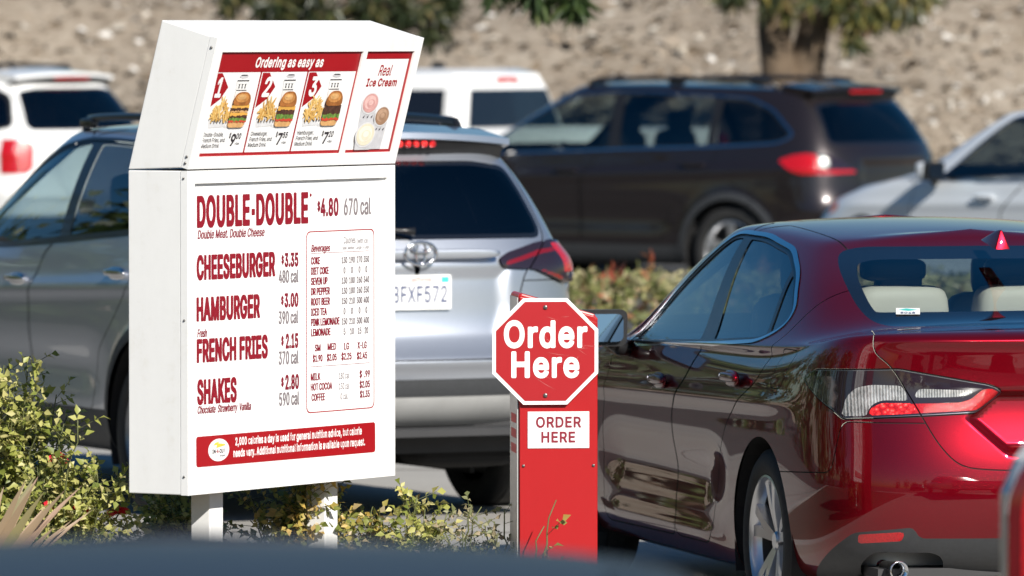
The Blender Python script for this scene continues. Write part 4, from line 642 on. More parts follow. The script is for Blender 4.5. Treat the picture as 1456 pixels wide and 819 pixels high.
# ---- a four-door saloon
def sedan_deform(G):
    G = G.copy(); x, y, z = G[..., 0], G[..., 1], G[..., 2]
    sm = lambda a, b, q: np.clip((q - a) / (b - a), 0, 1) ** 2 * (3 - 2 * np.clip((q - a) / (b - a), 0, 1))
    # plate recess, boot lip, crease along the doors, lower door scoop
    rec = sdf(np.array([(-1, .905), (.335, .905), (.435, .815), (.31, .70), (-1, .70)]), np.abs(x).ravel(), z.ravel()).reshape(x.shape)
    G[..., 1] += np.where(y < -2.0, .045 * sm(.012, -.022, rec), 0)
    G[..., 1] -= np.where((y < -1.9), .022 * np.exp(-((z - 1.085) / .022) ** 2) * sm(.80, .62, np.abs(x)), 0)
    side = (np.abs(x) > .8) & (y < 1.9) & (y > -2.0)
    zc = .845 + (y + 2) * -.022
    G[..., 0] += np.where(side, .010 * np.exp(-((z - zc) / .035) ** 2) * sm(-1.9, -1.4, y) * sm(1.9, 1.3, y), 0)
    sc = sm(-1.0, -.6, y) * sm(1.1, .6, y)
    G[..., 0] -= np.where(side, .024 * np.exp(-((z - .52) / .10) ** 2) * sc, 0)
    G[..., 0] += np.where(side, .016 * np.exp(-((z - .30) / .05) ** 2) * sc, 0)
    return G
def sedan_ops(sk, side):
    RA = .372
    sk.paint('paint', circ(-1.412, .335, RA), 'void'); sk.paint('paint', circ(1.412, .335, RA), 'void')
    # glass
    bl = XZ([(-1, 1.376), (.45, 1.371), (.54, 1.352), (.592, 1.285), (.624, 1.18), (.615, 1.116), (-1, 1.13)], .05, -.9)
    sk.paint('paint', bl, 'frit_rear'); sk.paint('frit_rear', lambda V: bl(V) + .042, 'backlight')
    ws0 = chaikin([(-1, 1.40), (.47, 1.385), (.70, 1.07), (.70, 1.015), (-1, 1.02)], .04)
    ws = lambda V: np.maximum(np.maximum(sdf(ws0, V[:, 0], V[:, 2]), .18 - V[:, 1]), 9.4 - V[:, 7])
    sk.paint('paint', ws, 'frit'); sk.paint('frit', lambda V: ws(V) + .035, 'windshield')
    D = [(.62, .945), (.3, .962), (-.65, 1.003), (-1.18, 1.033), (-1.34, 1.085), (-1.345, 1.15), (-1.09, 1.278), (-.816, 1.357), (-.43, 1.397), (-.10, 1.402), (-.02, 1.385), (.085, 1.32), (.287, 1.18), (.48, 1.035)]
    dl = YZ(D, .08, .5)
    sk.paint('paint', lambda V: dl(V) - .003, 'chrome'); sk.paint('chrome', lambda V: dl(V) + .010, 'trim')
    inn = lambda V: dl(V) + .022
    cutf = lambda P: (lambda V: np.maximum(inn(V), sdf(np.array(P), V[:, 1], V[:, 2])))
    sk.paint('trim', cutf([(2, .9), (-.43, .9), (-.43, .997), (-.16, 1.385), (-.15, 1.5), (2, 1.5)]), 'glass_front')
    sk.paint('trim', cutf([(-.62, .9), (-1.23, .9), (-1.215, 1.05), (-.95, 1.32), (-.8, 1.5), (-.24, 1.5), (-.25, 1.395), (-.62, 1.0)]), 'glass_rear')
    sk.paint('trim', cutf([(-1.26, .9), (-1.6, .9), (-1.6, 1.5), (-.9, 1.5), (-.985, 1.32), (-1.245, 1.05)]), 'glass_rear')
    # lamps and bumper
    L = [(1.256, .937), (1.139, .970), (.711, .984), (.388, .930), (.325, .906), (.43, .836), (.92, .810), (.972, .838)]
    lf = TZ(L, .018)
    sk.paint('paint', lambda V: lf(V) - .005, 'gap'); sk.paint('gap', lf, 'lamp_edge_glint'); sk.paint('lamp_edge_glint', lambda V: lf(V) + .0026, 'lamp')  # thin pale ring painted round the lens for the light its edge catches
    inl = lambda V, P, r=.02: np.maximum(lf(V) + .008, sdf(chaikin(P, r), V[:, 6], V[:, 2]))
    sk.paint('lamp', lambda V: inl(V, [(.93, .80), (.905, .885), (.865, .918), (.80, .930), (.69, .928), (.665, .876), (.76, .878), (.80, .860), (.83, .80)]), 'lamp_clear')
    sk.paint('lamp', lambda V: inl(V, [(.82, .80), (.80, .850), (.76, .868), (.65, .868), (.63, .80)], .012), 'lamp_lit')
    sk.paint('lamp', lambda V: inl(V, [(.635, .918), (.650, .887), (.49, .890), (.45, .898), (.44, .912)], .012), 'lamp_clear')
    sk.paint('lamp', lambda V: inl(V, [(.66, .80), (.66, .866), (.49, .870), (.45, .882), (.41, .915), (.26, .93), (.26, .80)], .008), 'lamp_red')
    sk.paint('lamp', lambda V: inl(V, [(1.33, .90), (1.16, .95), (.98, .952), (.94, .90), (.96, .84)], .02), 'lamp_side')
    lid = chaikin([(-1, 1.4), (.835, 1.4), (.830, 1.05), (.735, .995), (.641, .86), (.564, .72), (.494, .648), (.356, .638), (-1, .638)], .06)
    lidf = lambda V: np.maximum(np.maximum(sdf(lid, V[:, 6], V[:, 2]), V[:, 1] + 1.5), V[:, 7] - 9.62)
    sk.gap('lamp lamp_edge_glint lamp_clear lamp_lit lamp_red', lidf, None, .0045); sk.gap('paint', lidf, 'trunk_lid', .0045)
    sk.paint('paint', TZ([(-1, .1), (1.4, .1), (1.15, .26), (.98, .36), (.88, .418), (.66, .442), (.64, .403), (-1, .40)], .02), 'bumper_black')
    sk.paint('bumper_black', TZ([(.55, 0), (.55, .33), (.59, .352), (.80, .352), (.86, .30), (.86, 0)], .03), 'void')
    sk.paint('bumper_black', TZ([(.862, .412), (.69, .426), (.70, .393), (.862, .380)], .01), 'reflector')
    sk.gap('paint', TZ([(1.80, .582), (.99, .622), (.925, .80), (-1, .80), (-1, 0), (1.80, 0)], .04, 1.62), None, .004)
    # doors
    fd = [(.84, .93), (.90, .62), (.86, .30), (.80, .27), (-.235, .28), (-.18, .49), (-.11, .74), (-.40, .985), (-.2, 1.41), (.2, 1.5), (1.1, 1.05)]
    rd = [(-.245, .28), (-.19, .49), (-.12, .74), (-.41, .985), (-.22, 1.41), (-.7, 1.5), (-1.5, 1.3), (-1.43, 1.065), (-1.285, .905), (-1.05, .80), (-.93, .735), (-.83, .593), (-.745, .33), (-.70, .28)]
    sk.gap('paint', YZ(fd, .05, .5), 'front_door', .006); sk.gap('paint', YZ(rd, .05, .5), 'rear_door', .006)
    if side < 0: sk.gap('paint', YZ([(-1.47, .885), (-1.52, 1.025), (-1.70, 1.025), (-1.61, .885)], .03, .5), None, .004)
    hl0 = chaikin([(1.72, .74), (2.1, .62), (2.4, .60), (2.4, .68), (2.0, .76), (1.78, .80)], .03)
    sk.paint('paint', lambda V: np.maximum(sdf(hl0, V[:, 1], V[:, 2]), .42 - V[:, 0]), 'headlight')
    sk.paint('headlight', lambda V: np.maximum(sdf(np.array([(1.6, .7), (1.86, .66), (1.86, .79), (1.6, .82)]), V[:, 1], V[:, 2]), .4 - V[:, 0]), 'amber')
    gr = chaikin([(-1, .26), (.55, .26), (.62, .46), (-1, .52)], .04)
    sk.paint('paint', lambda V: np.maximum(sdf(gr, V[:, 0], V[:, 2]), 1.9 - V[:, 1]), 'grille')
    sk.push('gap', -.003); sk.push('trim', -.002); sk.push('chrome', .004)
    for g in ('glass_front', 'glass_rear'): sk.push(g, -.006)
    for g in ('lamp', 'lamp_edge_glint', 'lamp_clear', 'lamp_lit', 'lamp_red', 'lamp_side'): sk.push(g, .003)

def sedan(label, loc, yaw, body, sc=(1, 1, 1), ku=14, kv=8, seats='seat_l', lit=True, chrome='chrome', rim='alloy', style='twin', group=None, R=.335, lean=None):
    root = thing('parked_car' if not lit else 'sedan_car', label, 'car', loc, rad(yaw), group)
    sided = ('chrome', 'trim', 'front_door', 'rear_door', 'glass_front', 'glass_rear', 'lamp', 'lamp_clear', 'lamp_lit', 'lamp_red', 'lamp_side', 'lamp_edge_glint', 'headlight', 'amber', 'reflector')
    out = merge_skin(sedan_cage(), ku, kv, sedan_ops, sedan_deform, sided)
    skin_obj(out, [('paint', 0), ('gap', 0)], 'body', [body, MT['gap']], root, sc)
    skin_obj(out, [('trunk_lid', 0)], 'trunk_lid', [body], root, sc)
    skin_obj(out, [('bumper_black', 0)], 'bumper_trim', [MT['clad']], root, sc); skin_obj(out, [('grille', 0)], 'grille', [MT['clad']], root, sc)
    for s in (-1, 1): skin_obj(out, [('chrome', s), ('trim', s)], 'window_trim', [MT[chrome], MT['trim']], root, sc)
    rw = skin_obj(out, [('frit_rear', 0), ('backlight', 0)], 'rear_window', [MT['frit'], MT['g_clear']], root, sc)
    skin_obj(out, [('frit', 0), ('windshield', 0)], 'windshield', [MT['frit'], MT['g_light']], root, sc)
    for s in (-1, 1):
        for nm, gz, hy, hz_ in (('front_door', 'glass_front', .04, .845), ('rear_door', 'glass_rear', -.994, .90)):
            d = skin_obj(out, [(nm, s)], 'door', [body], root, sc)
            skin_obj(out, [(gz, s)], 'window', [MT['g_mid']], d, sc)
            handle(d, s, .905 * sc[0], hy * sc[1], hz_ * sc[2], body if chrome == 'chrome' else MT['chrome'])
        t = skin_obj(out, [('lamp', s), ('lamp_side', s), ('lamp_edge_glint', s)], 'tail_light', [MT['lampdark'], MT['lampside'], MT['dalloy']], root, sc)
        skin_obj(out, [('lamp_clear', s)], 'reversing_lens', [MT['lampclear']], t, sc)
        skin_obj(out, [('lamp_red', s)], 'red_lens', [MT['lampred']], t, sc)
        skin_obj(out, [('lamp_lit', s)], 'brake_lens', [MT['lamplit' if lit else 'lampred']], t, sc)
        skin_obj(out, [('headlight', s), ('amber', s)], 'headlight', [MT['lampclear'], MT['amber']], root, sc)
        skin_obj(out, [('reflector', s)], 'reflector', [MT['lampred']], root, sc)
        mirror(root, s, (s * 1.02 * sc[0], .54 * sc[1], 1.02 * sc[2]), body, .92)
        for yy in (-1.412, 1.412):
            wheel(root, s * .795 * sc[0], yy * sc[1], R, R, .215, .232, s, style, rim)
    wl = MB()
    for s in (-1, 1):
        for yy in (-1.412, 1.412):
            a = np.linspace(-.35, math.pi + .35, 20)
            P = [(s * q * sc[0], (yy + .385 * math.cos(w)) * sc[1], .335 + .385 * math.sin(w)) for w in a for q in (.55, .906)]
            wl.add(P, [(2 * i, 2 * i + 1, 2 * i + 3, 2 * i + 2) for i in range(19)]); wl.box((s * .55 * sc[0], yy * sc[1], .45), (.02, .78, .55))
    wl.box((0, 0, .24), (1.5, 4.3, .03)); wl.box((0, -2.12, .36), (1.36, .03, .22)); wl.build('underbody', MT['under'], root)
    cabin(root, None, rear=(-.30, .17), w=.68, y1=.80, fy=-.15, ry=-.95, hz=1.27, seat=seats)
    return root, out
# ---- a sport utility body; st carries what differs from one car to the next
def suv_deform(st):
    def f(G):
        G = G.copy(); x, y, z = G[..., 0], G[..., 1], G[..., 2]
        sm = lambda a, b, q: np.clip((q - a) / (b - a), 0, 1) ** 2 * (3 - 2 * np.clip((q - a) / (b - a), 0, 1))
        rec = sdf(np.array([(-1, 1.055), (.43, 1.055), (.44, .90), (.40, .74), (-1, .74)]), np.abs(x).ravel(), z.ravel()).reshape(x.shape)
        G[..., 1] += np.where(y < -2.0, .018 * sm(.03, -.05, rec), 0)
        G[..., 1] -= np.where(y < -1.9, .030 * np.exp(-((z - .675) / .035) ** 2), 0)       # bumper step
        side = (np.abs(x) > .8) & (y < 1.8) & (y > -2.1)
        zc = 1.0 - (y + 2) * .035
        G[..., 0] += np.where(side, .014 * np.exp(-((z - zc) / .04) ** 2), 0)
        sc = sm(-1.0, -.6, y) * sm(1.1, .6, y)
        G[..., 0] -= np.where(side, .020 * np.exp(-((z - .60) / .11) ** 2) * sc, 0)
        for ya in (-1.33, 1.33):
            r = np.hypot(y - ya, z - .36); G[..., 0] += np.where(np.abs(x) > .8, .018 * np.exp(-((r - .40) / .05) ** 2), 0)
        if st.get('flare'):
            G[..., 0] += np.where((y < -1.5), .035 * np.exp(-((z - 1.07) / .06) ** 2) * np.exp(-((y + 2.0) / .22) ** 2), 0)
        return G
    return f
SUV = dict(
 a=dict(flare=1, dlo=[(1.02, 1.075), (.3, 1.10), (-.30, 1.135), (-1.15, 1.19), (-1.72, 1.235), (-1.80, 1.27), (-1.52, 1.49), (-1.25, 1.555), (-.4, 1.578), (-.1, 1.578), (.18, 1.545), (.42, 1.455), (.70, 1.31)],
   fwin=[(2, .9), (-.24, .9), (-.235, 1.13), (-.16, 1.62), (2, 1.7)], rwin=[(-.34, .9), (-1.13, .9), (-1.12, 1.19), (-1.04, 1.62), (-.28, 1.62), (-.34, 1.15)], q=[(-1.2, .9), (-2, .9), (-2, 1.7), (-1.12, 1.7), (-1.19, 1.18)],
   lamp=[(.40, 1.088), (.465, 1.113), (.654, 1.150), (.80, 1.163), (1.02, 1.14), (1.16, 1.105), (1.12, 1.05), (1.0, .995), (.79, .985), (.60, 1.045), (.43, 1.052)],
   red=[[(.43, 1.075), (.66, 1.122), (.80, 1.130), (.80, 1.116), (.66, 1.105), (.45, 1.063)], [(.62, 1.050), (.79, 1.012), (.80, 1.0), (.78, .998), (.60, 1.045)]],
   lit=[(.775, 1.148), (1.05, 1.14), (1.05, 1.035), (.80, 1.03)], low=.60, clad=.43, skid=True),
 b=dict(dlo=[(1.02, 1.075), (.3, 1.10), (-.30, 1.125), (-1.15, 1.15), (-1.70, 1.18), (-1.84, 1.24), (-1.60, 1.44), (-1.35, 1.53), (-.4, 1.57), (-.1, 1.57), (.18, 1.545), (.42, 1.455), (.70, 1.31)],
   fwin=[(2, .9), (-.22, .9), (-.215, 1.13), (-.14, 1.62), (2, 1.7)], rwin=[(-.32, .9), (-1.10, .9), (-1.09, 1.19), (-1.06, 1.62), (-.24, 1.62), (-.31, 1.15)], q=[(-1.17, .9), (-2, .9), (-2, 1.7), (-1.14, 1.7), (-1.16, 1.18)],
   lamp=[(1.24, 1.06), (1.12, 1.095), (.97, 1.115), (.80, 1.10), (.66, 1.05), (.50, .985), (.50, .96), (.80, .95), (1.0, .95), (1.14, .99)],
   red=[[(1.5, 1.2), (.90, 1.2), (.86, 1.04), (.88, .90), (1.5, .90)], [(.97, .935), (.97, .985), (.55, .985), (.50, .955)]],
   clear=[(.855, 1.085), (.78, 1.075), (.77, 1.01), (.85, 1.01)], lit=None, low=.52, clad=.40, skid=False),
 c=dict(dlo=[(1.02, 1.075), (.3, 1.10), (-.30, 1.125), (-1.15, 1.15), (-1.75, 1.17), (-1.98, 1.2), (-1.86, 1.44), (-1.60, 1.54), (-.4, 1.57), (-.1, 1.57), (.18, 1.545), (.42, 1.455), (.70, 1.31)],
   fwin=[(2, .9), (-.22, .9), (-.215, 1.13), (-.14, 1.62), (2, 1.7)], rwin=[(-.32, .9), (-1.10, .9), (-1.09, 1.19), (-1.06, 1.62), (-.24, 1.62), (-.31, 1.15)], q=[(-1.13, .9), (-2.1, .9), (-2.1, 1.7), (-1.10, 1.7), (-1.12, 1.18)],
   lamp=[(1.0, 1.11), (.77, 1.11), (.72, 1.06), (.72, .89), (.78, .84), (1.0, .84)],
   red=[[(1.1, 1.2), (.6, 1.2), (.6, .7), (1.1, .7)]], lit=None, low=.52, clad=.40, skid=False))

def suv_ops(st, RA=.395):
    def ops(sk, side):
        for ya in (-1.33, 1.33): sk.paint('paint', circ(ya, .36, RA), 'void')
        bl0 = chaikin([(-1, 1.50), (.40, 1.50), (.585, 1.475), (.625, 1.38), (.68, 1.215), (.66, 1.175), (-1, 1.178)], .04)
        bl = lambda V: np.maximum(sdf(bl0, V[:, 0], V[:, 2]), V[:, 1] + 1.45)
        sk.paint('paint', bl, 'frit_rear'); sk.paint('frit_rear', lambda V: bl(V) + .02, 'backlight')
        ws0 = chaikin([(-1, 1.60), (.47, 1.585), (.72, 1.16), (.72, 1.12), (-1, 1.12)], .04)
        ws = lambda V: np.maximum(np.maximum(sdf(ws0, V[:, 0], V[:, 2]), .42 - V[:, 1]), 8.5 - V[:, 7])
        sk.paint('paint', ws, 'frit'); sk.paint('frit', lambda V: ws(V) + .03, 'windshield')
        dl = YZ(st['dlo'], .06, .5)
        sk.paint('paint', lambda V: dl(V) - .004, 'chrome'); sk.paint('chrome', lambda V: dl(V) + .010, 'trim')
        inn = lambda V: dl(V) + .024
        for P, nm in ((st['fwin'], 'glass_front'), (st['rwin'], 'glass_rear'), (st['q'], 'glass_quarter')):
            sk.paint('trim', (lambda P: lambda V: np.maximum(inn(V), sdf(np.array(P), V[:, 1], V[:, 2])))(P), nm)
        lf = TZ(st['lamp'], .02); sk.paint('paint', lf, 'lamp')
        inl = lambda P: (lambda V: np.maximum(lf(V) + .004, sdf(chaikin(P, .01), V[:, 6], V[:, 2])))
        if st['lit']: sk.paint('lamp', inl(st['lit']), 'lamp_lit')
        if st.get('clear'): sk.paint('lamp', inl(st['clear']), 'lamp_clear')
        for P in st['red']: sk.paint('lamp', inl(P), 'lamp_red')
        lid = chaikin([(-1, 1.54), (.60, 1.54), (.70, 1.18), (.54, 1.03), (.50, .92), (.46, .72), (.42, .68), (-1, .68)], .04)
        lidf = lambda V: np.maximum(np.maximum(sdf(lid, V[:, 0], V[:, 2]), V[:, 1] + 1.4), V[:, 7] - 11.2)
        sk.gap('lamp lamp_lit lamp_red lamp_clear', lidf, None, .006); sk.gap('paint', lidf, 'tailgate', .007)
        sk.gap('paint', TZ([(1.75, .62), (1.0, .93), (.9, 1.0), (-1, 1.0), (-1, 0), (1.75, 0)], .05, 1.62), None, .005)
        if st['skid']: sk.paint('paint', lambda V: np.maximum(np.maximum(V[:, 2] - .53, V[:, 6] - 1.02), .40 - V[:, 2]), 'skid')
        sk.paint('paint', lambda V: np.maximum(V[:, 2] - st['low'], V[:, 6] - 1.45), 'cladding')
        sk.paint('paint', lambda V: np.maximum(V[:, 2] - st['clad'], -1.30 + .0 * V[:, 6] - (V[:, 0] > .5) * 0), 'cladding')
        for ya in (-1.33, 1.33): sk.paint('paint', circ(ya, .36, RA + .055), 'cladding')
        fd = [(1.10, 1.05), (1.04, .70), (1.02, .44), (.96, .40), (.03, .42), (.03, .90), (-.10, 1.08), (-.185, 1.13), (-.12, 1.59), (.4, 1.7), (1.35, 1.15)]
        rd = [(.01, .42), (.01, .90), (-.12, 1.08), (-.20, 1.13), (-.14, 1.59), (-1.1, 1.7), (-1.16, 1.59), (-1.19, 1.14), (-1.16, .98), (-.98, .82), (-.80, .68), (-.74, .50), (-.72, .44), (-.68, .42)]
        sk.gap('paint', YZ(fd, .03, .5), 'front_door', .006); sk.gap('paint', YZ(rd, .03, .5), 'rear_door', .006)
        hl0 = chaikin([(1.5, .84), (1.9, .74), (2.3, .72), (2.3, .82), (1.8, .90)], .03)
        sk.paint('paint', lambda V: np.maximum(sdf(hl0, V[:, 1], V[:, 2]), .42 - V[:, 0]), 'headlight')
        sk.push('gap', -.004); sk.push('trim', -.003); sk.push('chrome', .003); sk.push('cladding', .004)
        for g in ('glass_front', 'glass_rear', 'glass_quarter'): sk.push(g, -.006)
        for g in ('lamp', 'lamp_lit', 'lamp_red', 'lamp_clear'): sk.push(g, .014 if st.get('flare') else .004)
    return ops

def suv(kind, label, loc, yaw, body, sc=(1, 1, 1), ku=10, kv=7, chrome='trim', R=.36, rim='alloy', style='five', spoil=None, group=None, rails=True, lit=False, seats='seat_d'):
    st = SUV[kind]; root = thing('parked_car', label, 'car', loc, rad(yaw), group); sc = tuple(sc); s3 = np.array(sc)
    sided = ('chrome', 'trim', 'front_door', 'rear_door', 'glass_front', 'glass_rear', 'glass_quarter', 'lamp', 'lamp_lit', 'lamp_red', 'lamp_clear', 'headlight')
    out = merge_skin(suv_cage(), ku, kv, suv_ops(st), suv_deform(st), sided)
    skin_obj(out, [('paint', 0), ('gap', 0)], 'body', [body, MT['gap']], root, sc)
    skin_obj(out, [('tailgate', 0)], 'tailgate', [body], root, sc)
    skin_obj(out, [('cladding', 0)], 'cladding', [MT['clad']], root, sc)
    skin_obj(out, [('skid', 0)], 'skid_plate', [MT['silver_pl']], root, sc)
    for s in (-1, 1): skin_obj(out, [('chrome', s), ('trim', s)], 'window_trim', [MT[chrome], MT['trim']], root, sc)
    skin_obj(out, [('frit_rear', 0), ('backlight', 0)], 'rear_window', [MT['frit'], MT['g_dark']], root, sc)
    skin_obj(out, [('frit', 0), ('windshield', 0)], 'windshield', [MT['frit'], MT['g_light']], root, sc)
    for s in (-1, 1):
        for nm, gz, hy, hz_, gm in (('front_door', 'glass_front', .15, .965, 'g_light'), ('rear_door', 'glass_rear', -1.0, 1.02, 'g_dark' if kind != 'b' else 'g_mid')):
            d = skin_obj(out, [(nm, s)], 'door', [body], root, sc)
            skin_obj(out, [(gz, s)], 'window', [MT[gm]], d, sc)
            handle(d, s, .90 * sc[0], hy * sc[1], hz_ * sc[2], MT['chrome'] if kind == 'a' else body, .21)
        skin_obj(out, [('glass_quarter', s)], 'quarter_window', [MT['g_dark']], root, sc)
        t = skin_obj(out, [('lamp', s)], 'tail_light', [MT['lampdark']], root, sc) or empty('tail_light', root)
        skin_obj(out, [('lamp_red', s)], 'red_lens', [MT['striped' if kind == 'a' else 'lampred']], t, sc); skin_obj(out, [('lamp_lit', s)], 'brake_lens', [MT['lampred']], t, sc)
        skin_obj(out, [('lamp_clear', s)], 'reversing_lens', [MT['lampclear']], t, sc)
        skin_obj(out, [('headlight', s)], 'headlight', [MT['lampclear']], root, sc)
        mirror(root, s, (s * 1.02 * sc[0], .84 * sc[1], 1.13 * sc[2]), body, 1.1)
        for yy in (-1.33, 1.33): wheel(root, s * .795 * sc[0], yy * sc[1], R, R, .23, .245, s, style, rim)
        if rails:
            r = MB(); tt = np.linspace(0, 1, 18); zz = 1.640 + .035 * np.sin(np.pi * tt) ** .35
            P = np.stack([s * (.545 + .035 * np.sin(np.pi * tt) ** .5), -1.55 + 1.75 * tt, zz - .055 * (tt < .04) - .055 * (tt > .96)], 1) * s3
            r.tube(P, .018, 8)
            for q in (.10, .52, .93): r.sup(np.array([s * .572, -1.55 + 1.75 * q, 1.640]) * s3, (.04, .16, .05), .6, .5)
            r.build('roof_rail', MT['trim'], root, True)
    sp = MB(); w = 1.22 * sc[0]
    for k, (y0, y1, z0, z1, hw) in enumerate([(-1.97, -1.60, 1.585, 1.655, .615)]):
        n = 13; P = []
        for i in range(n):
            x = -1 + 2 * i / (n - 1); e = 1 - .10 * x ** 4; dz = -.030 * x * x
            P += [(x * hw, y0 + .09 * x * x, z0 + .010 + dz), (x * hw, y0 + .005 + .09 * x * x, z0 + .036 + dz), (x * hw * .985, y1, z1 + dz * .9), (x * hw * .97, y1, z0 - .06 + dz)]
        P = np.array(P) * s3
        F = [(4 * i + a, 4 * i + b, 4 * i + 4 + b, 4 * i + 4 + a) for i in range(n - 1) for a, b in ((0, 1), (1, 2), (2, 3), (3, 0))] + [(0, 1, 2, 3), tuple(4 * (n - 1) + q for q in (3, 2, 1, 0))]
        sp.add(P, F, 0)
    mi = []
    o = sp.build('spoiler', [body], root, True, sharp=40)
    lo = MB(); n = 13; P = []
    for i in range(n):
        x = -1 + 2 * i / (n - 1); dz = -.030 * x * x
        P += [(x * .59, -1.955 + .09 * x * x, 1.588 + dz), (x * .59, -1.90 + .09 * x * x, 1.515 + dz), (x * .59, -1.70, 1.55 + dz)]
    lo.add(np.array(P) * s3, [(3 * i + a, 3 * i + b, 3 * i + 3 + b, 3 * i + 3 + a) for i in range(n - 1) for a, b in ((0, 1), (1, 2), (2, 0))]); lo.build('spoiler_underside', MT['trim'], o)
    bk = MB()
    for q in np.linspace(-.20, .20, 11): bk.sup(np.array([q, -1.965, 1.578]) * s3 if False else np.array([q * sc[0], -1.952 * sc[1], 1.572 * sc[2]]), (.030, .022, .030), .8, .8, 10, 8)
    bk.build('brake_lens', MT['lamplit' if lit else 'lampred'], o, True)
    wl = MB()
    for s in (-1, 1):
        for yy in (-1.33, 1.33):
            a = np.linspace(-.4, math.pi + .4, 20)
            P = [(s * q * sc[0], (yy + .41 * math.cos(w_)) * sc[1], (.36 + .41 * math.sin(w_)) * sc[2]) for w_ in a for q in (.5, .905)]
            wl.add(P, [(2 * i, 2 * i + 1, 2 * i + 3, 2 * i + 2) for i in range(19)]); wl.box((s * .5 * sc[0], yy * sc[1], .48), (.02, .82, .6))
    wl.box((0, 0, .34), (1.5 * sc[0], 3.9 * sc[1], .04)); wl.box((0, -1.95 * sc[1], .42), (1.3, .05, .16))
    wl.sup((.35, -1.9 * sc[1], .30), (.5, .32, .16), .5, .4); wl.tube([(.55, -1.6 * sc[1], .30), (.58, -2.12 * sc[1], .30)], .03, 10)
    wl.tube([(-.1, -1.33, .33), (.75, -1.33, .36)], .05, 8); wl.box((-.12, -1.9 * sc[1], .26), (.03, .03, .14)); wl.build('underbody', MT['under'], root)
    cabin(root, None, w=.70 * sc[0], y0=-1.6, y1=.98, floor=.40, belt=1.02 * sc[2], fy=.05, ry=-.95, hz=1.36 * sc[2], seat=seats)
    return root, out

